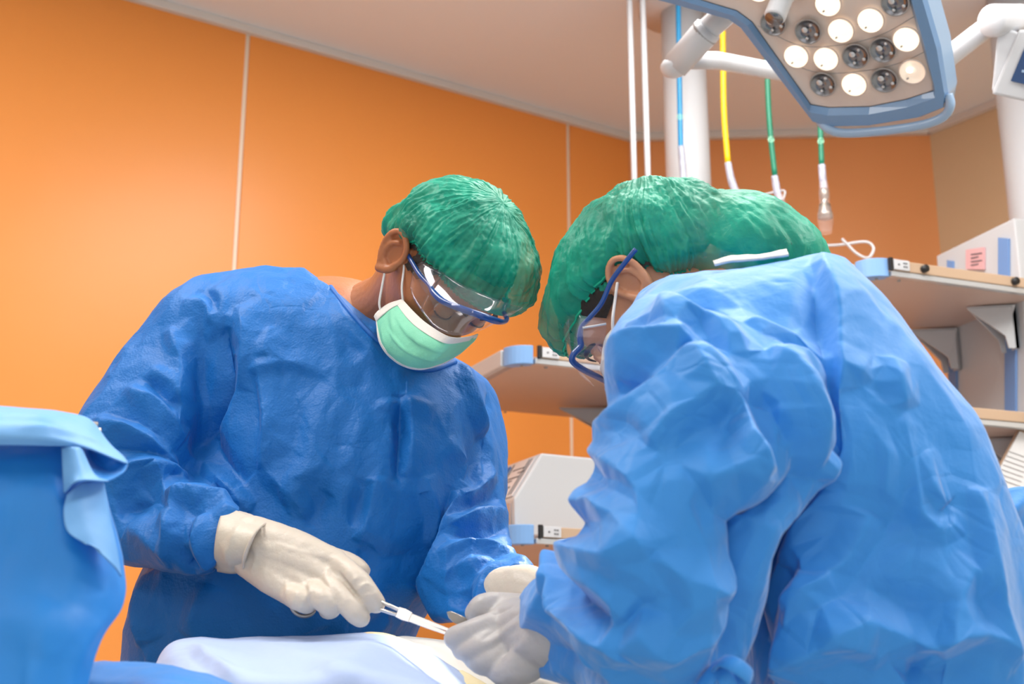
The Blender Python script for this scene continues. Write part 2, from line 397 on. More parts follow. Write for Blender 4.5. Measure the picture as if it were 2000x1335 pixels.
# wall panels of the left wall, recessed light joints between them
B0 = Vector((B_.x, B_.y, 0))
def wall_s(px, py):                          # distance along the left wall from the corner
    q = Ppl(px, py, B0, nl); return (q - B0).dot(tl)
s1 = wall_s(1111, 500); s2 = wall_s(470, 300); sp = s2 - s1
edges = [0.0, s1, s2, s2 + sp, s2 + 2 * sp, 4.6]; hw = .0065
for i in range(len(edges) - 1):
    a, b = edges[i] + (hw if i else 0), min(edges[i + 1] - hw, 4.59)
    if b <= a: continue
    mb = MB(); c = B0 + tl * ((a + b) / 2) + nl * .003 + Vector((0, 0, ZC / 2))
    mb.box(c, tl * (b - a) / 2, nl * .0025, Vector((0, 0, ZC / 2 - .001)))
    mb.build('wall_panel', M['orange'], wl, smooth=False, bevel=.002)
for (nm, a, b) in (('trim_1', AL, B_), ('trim_2', B_, C_), ('trim_3', C_, DR)):
    d = (b - a).normalized(); n = Vector((d.y, -d.x, 0))
    mb = MB(); L = (b - a).length
    mb.box((a + b) / 2 + n * .012 - Vector((0, 0, .012)), d * L / 2, n * .012, Vector((0, 0, .012)))
    tag(mb.build(nm, M['trim'], smooth=False, bevel=.003), kind='structure')
# added glowing fill panels, unseen, above and behind the camera
CL = ['ceiling light panel above the left surgeon, nearest the orange wall', 'ceiling light panel nearest the back wall, beside the pendant columns', 'ceiling light panel over the right side wall end', 'ceiling light panel behind the camera on the left', 'ceiling light panel behind the camera on the right']
for i, (x, y) in enumerate(PANELS):
    t = thing('ceiling_light', (x, y, ZC), CL[i], 'ceiling light', 'ceiling panels of the operating room')
    mb = MB()
    for sx, sy, hx, hy in ((-.3, 0, .02, .62), (.3, 0, .02, .62), (0, -.6, .28, .02), (0, .6, .28, .02)): mb.box((x + sx, y + sy, ZC - .015), (hx, 0, 0), (0, hy, 0), (0, 0, .015))
    mb.build('frame', M['white'], t, smooth=False)
    mb = MB(); mb.box((x, y, ZC - .008), (.28, 0, 0), (0, .58, 0), (0, 0, .004)); mb.build('diffuser', M['panel'], t, smooth=False)

# ================================================================== PENDANTS
Z = Vector((0, 0, 1))
def pendant_shelf(root, N, e1, e2, width, depth, z, outlets, name='shelf', rail=True, knobs=()):
    """z = underside height, N = near corner (xy)."""
    N = Vector((N.x, N.y, z)); th = .036
    mb = MB(); c = N + e1 * (width / 2 + .014) + e2 * (depth / 2 + .008) + Z * (.004 + .009)
    mb.box(c, e1 * (width / 2 - .014), e2 * (depth / 2 - .008), Z * .009)
    s = mb.build(name, M['shelf'], root, smooth=False, bevel=.003)
    r = .05
    mb = MB(); mb.box(N + e1 * (r + (width - r) / 2) + Z * .006 + e2 * .0, e1 * (width - r) / 2, e2 * .008, Z * .006)
    mb.build('lower_rail', M['alu'], s, smooth=False, bevel=.002)
    mb = MB(); mb.box(N + e1 * (r + .012 + (width - r - .012) / 2) + Z * .025, e1 * (width - r - .012) / 2, e2 * .009, Z * .012)
    mb.build('front_rail', M['tan'], s, smooth=False, bevel=.002)
    mb = MB(); mb.box(N + e2 * (r + (depth - r) / 2) + Z * .019, e1 * .008, e2 * (depth - r) / 2, Z * .019)
    mb.build('side_rail', M['white2'], s, smooth=False, bevel=.003)
    # rounded pale-blue corner bumper
    pts = []
    for k in range(9):
        a = pi / 2 * k / 8; pts.append(N + e1 * (r * (1 - sin(a))) + e2 * (r * (1 - cos(a))) - Z * .001 - (e1 + e2) * .004)
    pts += [N + e2 * (r + .002) + e1 * .02, N + e1 * (r + .002) + e2 * .02]
    mb = MB(); mb.prism(pts, Z * .042); mb.build('corner_bumper', M['lblue'], s, smooth=False, bevel=.002)
    for q in outlets:
        mb = MB(); mb.box(N + e1 * q + Z * .026 - e2 * .010, e1 * .021, e2 * .003, Z * .0115, 0)
        oo = mb.build('outlet', M['white'], s, smooth=False, bevel=.001)
        mb = MB()
        for (dx, dz) in ((-.008, .0), (.006, .004), (.006, -.004), (.012, .004), (.012, -.004)): mb.box(N + e1 * (q + dx) + Z * (.026 + dz) - e2 * .0135, e1 * .002, e2 * .001, Z * .0012)
        mb.build('outlet_holes', M['ink'], oo, smooth=False)
        mb = MB(); mb.box(N + e1 * (q - .027) + Z * .026 - e2 * .010, e1 * .004, e2 * .004, Z * .014); mb.build('end_stop', M['black'], s, smooth=False)
    for q in knobs:
        mb = MB(); mb.tube([N + e1 * q + Z * .024 - e2 * .006, N + e1 * q + Z * .024 - e2 * .02], .0085, 16); mb.build('screw_cap', M['black'], s)
    for a, b in ((.03, .02), (.085, .014), (width - .03, .02), (.03, depth - .03), (.2, depth - .015)):
        mb = MB(); mb.tube([N + e1 * a + e2 * b, N + e1 * a + e2 * b - Z * .003], .004, 10); mb.build('screw', M['grey'], s)
    return s
def bracket(root, tip, base, z, drop=.075):
    """triangular arm under a shelf: tip under the shelf, base on the console face"""
    tip = Vector((tip.x, tip.y, z)); p = Vector((base.x, base.y, z)); d = (p - tip).normalized(); L = (p - tip).length; w = Vector((-d.y, d.x, 0)); s = .024
    mb = MB(); mb.prism([tip - Z * .003, p + w * s - Z * .003, p - w * s - Z * .003], Z * .003)
    for k in (-1, 1):
        mb.prism([tip - Z * .004, p + w * s * k - Z * .004, p + w * s * k - Z * (drop + .03), p - d * .025 + w * s * k - Z * (drop + .03), p - d * .03 + w * s * k - Z * drop], -w * k * .004)
    mb.box(p - d * .004 - Z * (drop / 2 + .015), w * s, d * .004, Z * (drop / 2 + .015))
    b = mb.build('bracket', M['white2'], root, smooth=False)
    for k in (.35, .7): mb = MB(); q = tip + d * L * k; mb.tube([q - Z * .003, q - Z * .009], .007, 12); mb.build('bolt', M['grey'], b)
    mb = MB(); q = p - Z * (drop + .01); mb.tube([q - d * .008, q - d * .016], .009, 12); mb.build('bolt', M['grey'], b)
# --- left pendant
zl = CAM.z + .68
N1 = Pz(1003, 706, zl); Bq = Pz(1190, 727, zl); e1 = (Bq - N1).normalized(); e2 = Vector((-e1.y, e1.x, 0))
pl = thing('ceiling_pendant', (P(1335, 100, 3.2).x, 3.2, ZC), 'ceiling-hung supply pendant with thick white column and two shelves, between the two surgeons', 'pendant')
sh = pendant_shelf(pl, N1, e1, e2, .95, .5, zl, (.085,))
sh2 = pendant_shelf(pl, N1, e1, e2, .95, .5, 1.338, (.085,))
colx = P(1335, 100, 3.2); cxy = Vector((colx.x, colx.y, 0))
mb = MB(); mb.tube([cxy + Z * ZC, cxy + Z * 1.95], .060, 32); mb.build('column', M['white'], pl)
mb = MB(); mb.tube([cxy + Z * ZC, cxy + Z * (ZC - .05)], .12, 32); mb.build('ceiling_flange', M['white'], pl)
cf = Pz(1225, 800, zl)
bc = cf - e2 * .13 + e1 * .12
mb = MB(); mb.box(Vector((bc.x, bc.y, 1.6)), e1 * .12, e2 * .2, Z * .36); bx = mb.build('service_head', M['white2'], pl, smooth=False, bevel=.01)
for z in (zl, 1.338):
    for q in (0, .24): bracket(pl, Pz(1092, 795, zl) - e2 * q, cf - e2 * q, z)
for px_ in (1231, 1257):
    a = P(px_, 60, 3.0); r = .0074
    mb = MB(); mb.tube([(a.x, a.y, ZC), (a.x, a.y, 1.93)], r, 16)
    o = mb.build('hanging_rod', M['white'])
    mb = MB(); mb.tube([(a.x, a.y, ZC), (a.x, a.y, ZC - .015)], .013, 16); mb.build('ceiling_rose', M['white'], o)
    tag(o, 'left of two thin white rods hanging from the ceiling, left of the white column' if px_ == 1231 else 'right of two thin white rods hanging from the ceiling, nearer the white column', 'rod', 'thin white ceiling rods')
# --- right pendant
zr = CAM.z + .86
N2 = Pz(1700, 535, zr); Bq = Pz(2000, 575, zr); f1 = (Bq - N2).normalized(); f2 = Vector((-f1.y, f1.x, 0))
pr = thing('ceiling_pendant', (P(1990, 100, 3.1).x, 3.1, ZC), 'white ceiling pendant at the right edge with blue strips, console head and two shelves', 'pendant')
pendant_shelf(pr, N2, f1, f2, .8, .45, zr, (.075,), knobs=(.135, .385, .6))
pendant_shelf(pr, N2, f1, f2, .8, .45, 1.595, (.075,), knobs=(.385, .6))
c2 = P(1995, 100, 3.2)
mb = MB(); mb.tube([(c2.x, c2.y, ZC), (c2.x, c2.y, 1.6)], .078, 32); mb.build('column', M['white'], pr)
R1_ = Pz(1862, 645, zr); R2_ = Pz(1975, 600, zr); k2 = Vector((R1_.x - R2_.x, R1_.y - R2_.y, 0)).normalized(); k1 = Vector((k2.y, -k2.x, 0))
fp = Vector((R1_.x, R1_.y, 0))                    # left face of the console box
def FP(px, py, off=0): return Ppl(px, py, fp - k1 * off, k1)
cn = fp - k2 * (.215 + .04); ce = fp + k2 * .04; cn.z = ce.z = 1.22
mb = MB(); mb.prism([cn, ce, ce + k1 * .32, cn + k1 * .32], Z * .90)
cons = mb.build('service_head', M['white2'], pr, smooth=False, bevel=.004)
for (x0, y0, x1, y1, nm, mm) in ((1953, 464, 1973, 560, 'blue_strip', 'sblue'), (1853, 508, 1864, 540, 'blue_strip', 'sblue'), (1966, 660, 1987, 1000, 'blue_strip', 'sblue'), (1856, 660, 1871, 1000, 'blue_strip', 'sblue'), (1890, 488, 1925, 526, 'pink_label', 'pink')):
    mb = MB(); mb.prism([FP(x0, y0, .001), FP(x1, y0 + (2 if nm != 'pink_label' else -5), .001), FP(x1, y1, .001), FP(x0, y1, .001)], -k1 * .006); mb.build(nm, M[mm], pr, smooth=False)
mb = MB()
for k in range(4): mb.prism([FP(1896, 496 + k * 7, .008), FP(1918 - (k % 2) * 7, 493 + k * 7, .008), FP(1918 - (k % 2) * 7, 495 + k * 7, .008), FP(1896, 498 + k * 7, .008)], -k1 * .0005)
mb.build('label_print', M['ink'], pr, smooth=False)
for z in (zr, 1.595):
    bracket(pr, Pz(1777, 643, zr), R1_, z); bracket(pr, Pz(1888, 600, zr), R2_, z)
# paper sheet on lower right
pp = N2 + f2 * .02
t = thing('document_holder', tuple(Ppl(1990, 945, pp, f2)), 'tilted white paper sheet in a holder at the right edge under the lower shelf', 'paper')
mb = MB(); mb.prism([Ppl(1938, 945, pp, f2), Ppl(1992, 842, pp, f2), Ppl(2090, 880, pp, f2), Ppl(2040, 1000, pp, f2)], f2 * .004); mb.build('sheet', M['paper'], t, smooth=False)
mb = MB(); mb.prism([Ppl(1934, 945, pp + f2 * .006, f2), Ppl(1990, 838, pp + f2 * .006, f2), Ppl(2096, 878, pp + f2 * .006, f2), Ppl(2044, 1006, pp + f2 * .006, f2)], f2 * .006); mb.build('backing_board', M['tan'], t, smooth=False)
mb = MB()
for k in range(7):
    a = Ppl(1968 - k * 3, 880 + k * 9, pp - f2 * .001, f2); b = Ppl(2010 - k * 3, 895 + k * 9, pp - f2 * .001, f2); mb.box((a + b) / 2, (b - a) / 2, f2 * .0004, Z * .0006)
mb.build('printed_lines', M['grey'], t, smooth=False)

# --- electrosurgical unit on the left pendant's lower shelf
mp = Vector((N1.x, N1.y, 0)) + e2 * .05
def MP(px, py): return Ppl(px, py, mp, e2)
zt = 1.338 + .024
pB = MP(1004, 1023); sc_ = zt - pB.z
prof = [(1006, 1024), (1004, 973), (1058, 884), (1290, 906), (1290, 1050)]
pts = [MP(*q) for q in prof]; pts[0].z = zt; pts[-1].z = zt
eu = thing('electrosurgical_unit', tuple(pts[0]), 'white electrosurgical unit with sloping button panel on the pendant shelf', 'medical device')
mb = MB(); mb.prism(pts, e2 * .33); mb.build('housing', M['white2'], eu, smooth=False, bevel=.005)
ub = (pts[2] - pts[1]); un = ub.cross(e2).normalized()
if un.dot(e1) > 0: un = -un
def SP(u, v): return pts[1] + ub * v + e2 * (.33 * u) + un * .001      # sloping panel coordinates
mb = MB(); mb.prism([SP(.04, .06), SP(.96, .06), SP(.96, .95), SP(.04, .95)], un * .002); pan = mb.build('control_panel', M['white'], eu, smooth=False)
def btn(u0, u1, v0, v1, m, nm='button'):
    mb = MB(); o = un * .0025
    mb.prism([SP(u0, v0) + o, SP(u1, v0) + o, SP(u1, v1) + o, SP(u0, v1) + o], un * .003); mb.build(nm, M[m], pan, smooth=False)
btn(.40, .58, .68, .86, 'bluebtn'); btn(.72, .92, .66, .84, 'yellow'); btn(.46, .66, .42, .60, 'red'); btn(.72, .9, .4, .58, 'red'); btn(.46, .53, .24, .33, 'bluebtn'); btn(.63, .7, .24, .33, 'bluebtn')
mb = MB()
for (u0, u1, v) in ((.14, .32, .72), (.14, .32, .52), (.22, .42, .45), (.18, .38, .30), (.3, .5, .18), (.08, .2, .62)): 
    o = un * .0025; mb.prism([SP(u0, v) + o, SP(u1, v) + o, SP(u1, v + .02) + o, SP(u0, v + .02) + o], un * .0006)
for (u, v0, v1) in ((.08, .1, .9), (.36, .6, .9), (.12, .1, .9)):
    o = un * .0025; mb.prism([SP(u, v0) + o, SP(u + .012, v0) + o, SP(u + .012, v1) + o, SP(u, v1) + o], un * .0006)
mb.build('panel_print', M['ink'], pan, smooth=False)
def LP(u, z): q = pts[0] + e2 * (.33 * u); return Vector((q.x, q.y, zt + z)) - e1 * .002
hh = pts[1].z - zt
mb = MB(); mb.prism([LP(.05, hh * .12), LP(.42, hh * .12), LP(.42, hh * .9), LP(.05, hh * .9)], -e1 * .003); k_ = mb.build('socket_plate', M['shelf'], eu, smooth=False)
mb = MB(); c = LP(.18, hh * .5); mb.tube([c - e1 * .003, c - e1 * .02], .008, 14); mb.tube([c - e1 * .01, c - e1 * .014], .014, 14); mb.build('jack', M['steel2'], eu)
mb = MB(); mb.prism([LP(.5, hh * .2), LP(.62, hh * .2), LP(.62, hh * .85), LP(.5, hh * .85)], -e1 * .004); mb.build('connector_slot', M['black'], eu, smooth=False)
for u in (.1, .9):
    for k in (.03, .2):
        mb = MB(); q = pts[0] + e2 * (.33 * u) + e1 * k; q.z = 1.338 + .0222; mb.tube([q, q + Z * .004], .008, 12); mb.build('foot', M['black'], eu)

# ================================================================== HOSES
def hose(pxs, r, m, lab, wrap, fitting, mark=None):
    pts = [P(*q) for q in pxs]; pts[0].z = ZC
    t = thing('gas_hose', tuple(pts[0]), lab, 'hose', 'coloured gas hoses hanging from the ceiling')
    q = [Vector(x) for x in crom([tuple(p) for p in pts], 6)]
    mb = MB(); mb.tube(q, r, 16); mb.build('hose', M[m], t)
    w = [P(*x) for x in wrap]; w = [Vector(x) for x in crom([tuple(p) for p in w], 4)]
    mb = MB(); mb.tube(w, [r * (1.28 + .25 * noise.noise(Vector((i * 1.3, r * 900, 0)))) for i in range(len(w))], 14); mb.build('plastic_sleeve', M['wrap'], t)
    if fitting:
        a = P(*fitting[0]); b = P(*fitting[1]); d = b - a
        prof = [(0, 1.2), (.1, 1.6), (.3, 1.6), (.34, 1.25), (.5, 1.25), (.55, 2.0), (.8, 2.3), (.83, 2.6), (1, 2.6)]
        mb = MB(); mb.tube([a + d * x for x, _ in prof], [r * y for _, y in prof], 18); f_ = mb.build('metal_fitting', M['steel2'], t)
        mb = MB(); mb.tube([a + d * x for x in (-.2, .2, .55, .9, 1.1, 1.5)], [r * y for y in (1.6, 2.0, 1.9, 2.9, 2.9, 2.0)], 14, cap=False); mb.build('clear_cover', M['clearwrap'], t)
    if mark:
        c = P(*mark); n = (CAM - c).normalized(); n.z = 0; n.normalize(); rt = Vector((-n.y, n.x, 0)); s = r * 1.05
        o = n * (r * 1.02)
        mb = MB(); mb.tube([c + o * 1.0 + (rt * cos(a) + Z * sin(a)) * s * 1.0 - n * (r * (1 - cos(math.asin(min(1, abs(cos(a)) * .9))))) * .9 for a in [2 * pi * i / 24 for i in range(25)]], r * .11, 6); mb.build('mark_ring', M['lgreen'], t)
        fc = bpy.data.curves.new('oxygen_mark', 'FONT'); fc.body = 'O\u2082' if m == 'hoseg' else 'O'; fc.size = r * 1.35; fc.extrude = r * .03; fc.align_x = 'CENTER'; fc.align_y = 'CENTER'
        fo = bpy.data.objects.new('tmp', fc); SC.collection.objects.link(fo)
        dg = bpy.context.evaluated_depsgraph_get(); me = bpy.data.meshes.new_from_object(fo.evaluated_get(dg)); bpy.data.objects.remove(fo)
        mt = Matrix((( -rt.x if False else rt.x, 0, n.x), (rt.y, 0, n.y), (0, 1, 0))).to_4x4(); mt = Matrix.Translation(c + n * (r * 1.04)) @ Matrix(((rt.x, 0, n.x, 0), (rt.y, 0, n.y, 0), (0, 1, 0, 0), (0, 0, 0, 1)))
        me.transform(mt); link('oxygen_mark', me, M['lgreen'], t, smooth=False)
    return t
hose([(1324, -60, 3.02), (1326, 100, 3.02), (1328, 220, 3.02), (1330, 300, 3.02)], .0068, 'hoseb', 'blue gas hose hanging in front of the thick white column', [(1330, 286, 3.02), (1333, 320, 3.02), (1336, 370, 3.02)], None, (1328, 230, 3.02))
hose([(1411, -60, 2.95), (1412, 100, 2.95), (1414, 220, 2.95), (1422, 322, 2.95)], .0073, 'hosey', 'yellow gas hose with clear-wrapped end, hanging right of the white column', [(1422, 318, 2.95), (1428, 350, 2.95), (1440, 385, 2.95)], ((1440, 380, 2.95), (1462, 430, 2.95)))
hose([(1497, -60, 2.9), (1498, 120, 2.9), (1503, 240, 2.9), (1514, 348, 2.9)], .0068, 'hoseg', 'green oxygen hose whose end hangs behind the green cap', [(1513, 344, 2.9), (1518, 375, 2.9), (1524, 398, 2.9)], ((1524, 392, 2.9), (1538, 450, 2.9)), (1506, 274, 2.9))
hose([(1598, -60, 2.85), (1599, 120, 2.85), (1602, 240, 2.85), (1605, 326, 2.85)], .0066, 'hoseg', 'rightmost green oxygen hose ending in a wrapped metal coupling against orange wall', [(1605, 322, 2.85), (1607, 350, 2.85), (1610, 375, 2.85)], ((1609, 368, 2.85), (1612, 426, 2.85)), (1603, 277, 2.85))
# white cable loop
def cable(name, pxs, r, m, lab, cat='cable'):
    q = [Vector(x) for x in crom([tuple(P(*c)) for c in pxs], 8)]; mb = MB(); mb.tube(q, r, 10); return tag(mb.build(name, M[m]), lab, cat)
cable('cable', [(1560, 500, 2.95), (1590, 482, 2.95), (1640, 478, 2.95), (1690, 472, 2.95), (1706, 484, 2.95), (1700, 500, 2.94), (1690, 503, 2.93), (1672, 494, 2.93), (1656, 478, 2.93), (1644, 466, 2.93)], .0035, 'white', 'looped white cable against the orange back wall above the right shelf')
cable('thin_cable', [(1440, 405, 3.0), (1470, 388, 3.0), (1500, 378, 3.0), (1530, 372, 2.99), (1532, 382, 2.97), (1524, 392, 2.96), (1505, 388, 2.96), (1484, 377, 2.96)], .0028, 'white', 'thin white tie looping behind the middle green hose')

# ================================================================== SURGICAL LAMP
LC = P(1650, 90, 2.1); OP = P(930, 1290, 1.45)
ln = (OP - LC).normalized()
def LPp(px, py, off=0): return Ppl(px, py, LC + ln * off, ln)
lamp = thing('surgical_lamp', tuple(LC), 'large blue-rimmed surgical light with many round lenses overhead at right', 'surgical light')
outer = [(1180, -70), (1290, -2), (1425, 34), (1448, 50), (1592, 236), (1622, 246), (1700, 244), (1800, 228), (1848, 208), (1852, 180), (1838, 90), (1806, -20), (1770, -140), (1640, -240), (1400, -260), (1230, -190)]
inner = [(1235, -75), (1300, -22), (1440, 20), (1470, 42), (1584, 203), (1620, 209), (1700, 207), (1770, 193), (1823, 176), (1822, 160), (1800, 80), (1772, -20), (1735, -120), (1620, -200), (1420, -215), (1270, -160)]
oc = [LPp(*q) for q in outer]; ic = [LPp(*q) for q in inner]; n = len(oc)
back = [LC + (p - LC) * 1.0 - ln * .05 for p in oc]
# face panel
mb = MB(); mb.prism([p + ln * .002 for p in ic], -ln * .03); mb.build('face_panel', M['lampface'], lamp, smooth=False, bevel=.002)
# rim: bevelled ring front + sides
mb = MB(); ring0 = [p + ln * .003 for p in ic]; ring1 = [p + (q - p) * .25 + ln * .014 for p, q in zip(ic, oc)]; ring2 = [p + (q - p) * .85 + ln * .012 for p, q in zip(ic, oc)]; ring3 = [q for q in oc]
v = ring0 + ring1 + ring2 + ring3; mb.add(v, [(r * n + i, r * n + (i + 1) % n, (r + 1) * n + (i + 1) % n, (r + 1) * n + i) for r in range(3) for i in range(n)])
o = mb.build('rim', M['lampblue'], lamp); o.data.polygons.foreach_set('use_smooth', [False] * len(o.data.polygons))
cen = sum(oc, Vector()) / n
mb = MB(); b1 = [p - ln * .045 + (cen - p).normalized() * -.006 for p in oc]; mb.add(oc + b1, [(i, (i + 1) % n, n + (i + 1) % n, n + i) for i in range(n)]); mb.build('side_rim', M['lampblue2'], lamp)
mb = MB(); b2 = [cen + (p - cen) * .75 - ln * .10 for p in oc]; mb.add(b1 + b2, [(i, (i + 1) % n, n + (i + 1) % n, n + i) for i in range(n)] + [tuple(range(n, 2 * n))]); mb.build('back_shell', M['white'], lamp)
# grip rail
hp = [(1600, 236, .0), (1618, 252, .012), (1650, 260, .016), (1720, 256, .016), (1800, 244, .016), (1842, 228, .014), (1856, 206, .01), (1852, 184, .0)]
mb = MB(); q = [Vector(x) for x in crom([tuple(LPp(a, b, c)) for a, b, c in hp], 6)]; mb.tube(q, .0085, 12); mb.build('grip_rail', M['lampblue2'], lamp)
# panel joint lines
mb = MB()
for pl_ in ([(1480, 50), (1560, 88), (1640, 88), (1720, 68), (1790, 30)], [(1530, 118), (1600, 142), (1690, 138), (1760, 122), (1812, 98)]):
    mb.tube([Vector(x) for x in crom([tuple(LPp(a, b, .002)) for a, b in pl_], 6)], .0008, 5)
mb.build('panel_joint', M['grey'], lamp)
rt = ln.cross(Z).normalized(); upv = rt.cross(ln)
LENS = [(1617, 8, 1), (1748, 6, 0), (1510, 46, 0), (1578, 62, 0), (1642, 60, 1), (1700, 40, 1), (1770, 77, 1), (1555, 110, 1), (1613, 115, 1), (1671, 110, 0), (1724, 98, 0), (1607, 165, 0), (1668, 165, 1), (1727, 157, 0), (1782, 140, 2),
        (1560, -30, 1), (1680, -40, 0), (1480, -20, 1), (1620, -90, 0), (1510, -100, 1), (1400, -60, 0), (1700, -110, 1), (1560, -160, 0), (1430, -140, 1)]
for (x, y, on) in LENS:
    c = LPp(x, y, .0105); R_ = .0225
    mb = MB(); mb.tube([c + (rt * cos(a) + upv * sin(a)) * (R_ + .0012) for a in [2 * pi * i / 28 for i in range(29)]], .0014, 6); k_ = mb.build('lens_ring', M['lampface'] if on else M['grey'], lamp)
    vs = [c - ln * .006]; fs = []; nr = 6; ns = 24
    for j in range(1, nr + 1):
        for i in range(ns):
            a = 2 * pi * i / ns; rr = R_ * j / nr; w = math.sin(j / nr * pi * 2.2) * .0016
            vs.append(c + (rt * cos(a) + upv * sin(a)) * rr + ln * (-.006 + .006 * (j / nr) ** 2 + w))
    for i in range(ns): fs.append((0, 1 + i, 1 + (i + 1) % ns))
    for j in range(nr - 1):
        for i in range(ns): a = 1 + j * ns; fs.append((a + i, a + ns + i, a + ns + (i + 1) % ns, a + (i + 1) % ns))
    mb = MB(); mb.add(vs, fs); mb.build('lens', M['lenson' if on == 1 else 'lensmid' if on else 'lensoff'], k_, smooth=True)
    mb = MB()
    for (a, rr, s) in (((.9, .25, .006),) if on else ((.9, .3, .006), (2.4, .62, .003), (3.9, .7, .0034), (5.3, .6, .003))):
        mb.ellipsoid(c + (rt * cos(a) + upv * sin(a)) * R_ * rr, rt * s, upv * s, ln * .0025, 10, 6)
    mb.build('lens_facets', M['led'] if on else M['alu'], k_)
    if on:
        mb = MB(); mb.ellipsoid(c + (rt * cos(-.6) + upv * sin(-.6)) * R_ * .72, rt * .0026, upv * .0018, ln * .003, 8, 6); mb.build('lens_clip', M['grey'], k_)
# sterile handle in the middle
mb = MB(); a = LPp(1545, -45, .0); d = (LPp(1512, 36, .09) - a)
mb.tube([a, a + d * .3, a + d * .5, a + d * .95, a + d], [.030, .026, .0195, .0195, .017], 24); hd = mb.build('sterile_handle', M['white'], lamp)
mb = MB(); mb.tube([a + d * 1.0, a + d * 1.01], .0165, 24); mb.build('handle_end', M['lensoff'], hd)
# yoke and arms behind the head
def bar(nm, pts, r, m='white', n=24, par=lamp): mb = MB(); mb.tube([P(*p) for p in pts], r, n); return mb.build(nm, M[m], par)
bar('hinge_arm', [(1318, 130, 2.30), (1372, 70, 2.26), (1384, 56, 2.25)], [.027, .0285, .0285])
mb = MB(); c = P(1316, 132, 2.30); mb.ellipsoid(c, (.027, 0, 0), (0, .027, 0), (0, 0, .02)); mb.build('hinge_end', M['white'], lamp)
bar('hinge_collar', [(1370, 72, 2.262), (1384, 56, 2.25), (1430, 15, 2.2), (1500, -40, 2.2)], [.0225, .0235, .0235, .0235])
bar('hinge_joint', [(1375, 66, 2.258), (1379, 62, 2.254)], [.0292, .0292], 'grey')
bar('yoke_tube', [(1340, 118, 2.33), (1400, 118, 2.36), (1480, 133, 2.42), (1600, 155, 2.48), (1700, 150, 2.5)], .0178)
bar('yoke_tube', [(1820, 140, 2.35), (1860, 105, 2.3), (1905, 70, 2.28), (1935, 48, 2.27)], .0205)
# monitor head at the right edge (second arm)
mon = thing('monitor_head', tuple(P(1990, 120, 2.28)), 'white swivel monitor on a thick jointed arm in the top right corner', 'monitor')
mb = MB(); a = P(1934, 40, 2.2); b = P(2060, 40, 2.34); mb.tube([a, a + (b - a) * .03, a + (b - a) * .97, b], [.027, .031, .031, .028], 32); mb.build('arm_joint', M['white'], mon)
mb = MB(); mb.tube([a + (b - a) * .42, a + (b - a) * .44], .0318, 32); mb.build('joint_ring', M['grey'], mon)
mpn = camdir(-.35, -.9, -.25).normalized(); mpp = P(1990, 130, 2.24)
def MO(x, y, o=0): return Ppl(x, y, mpp + mpn * o, mpn)
mb = MB(); mb.prism([MO(1950, 50), MO(1996, 66), MO(1975, 182), MO(1937, 178)], -mpn * .02); mb.build('neck_bracket', M['white'], mon, smooth=False, bevel=.004)
mb = MB(); mb.prism([MO(1990, 58, .004), MO(2150, 70, .004), MO(2150, 230, .004), MO(1937, 184, .004)], -mpn * .03); mb.build('housing', M['white2'], mon, smooth=False, bevel=.005)
mb = MB(); mb.prism([MO(2004, 86, .006), MO(2140, 96, .006), MO(2130, 196, .006), MO(1974, 158, .006)], mpn * .001); mb.build('screen', M['dark'], mon, smooth=False)
mb = MB(); mb.prism([MO(1996, 136, .008), MO(2060, 144, .008), MO(2060, 149, .008), MO(1995, 141, .008)], mpn * .0005); mb.build('screen_bar', M['lampblue2'], mon, smooth=False)
# the lamp's own light on the operating field
for (x, y) in ((1555, 110), (1668, 165), (1642, 60), (1770, 77)):
    l = bpy.data.lights.new('surgical_beam', 'SPOT'); l.energy = 42; l.spot_size = radians(10.5); l.spot_blend = .8; l.shadow_soft_size = .03; l.color = (1, .93, .80)
    o = bpy.data.objects.new('surgical_beam', l); SC.collection.objects.link(o); o.location = LPp(x, y, .02)
    o.rotation_euler = (P(900, 1275, 1.47) - o.location).to_track_quat('-Z', 'Y').to_euler()

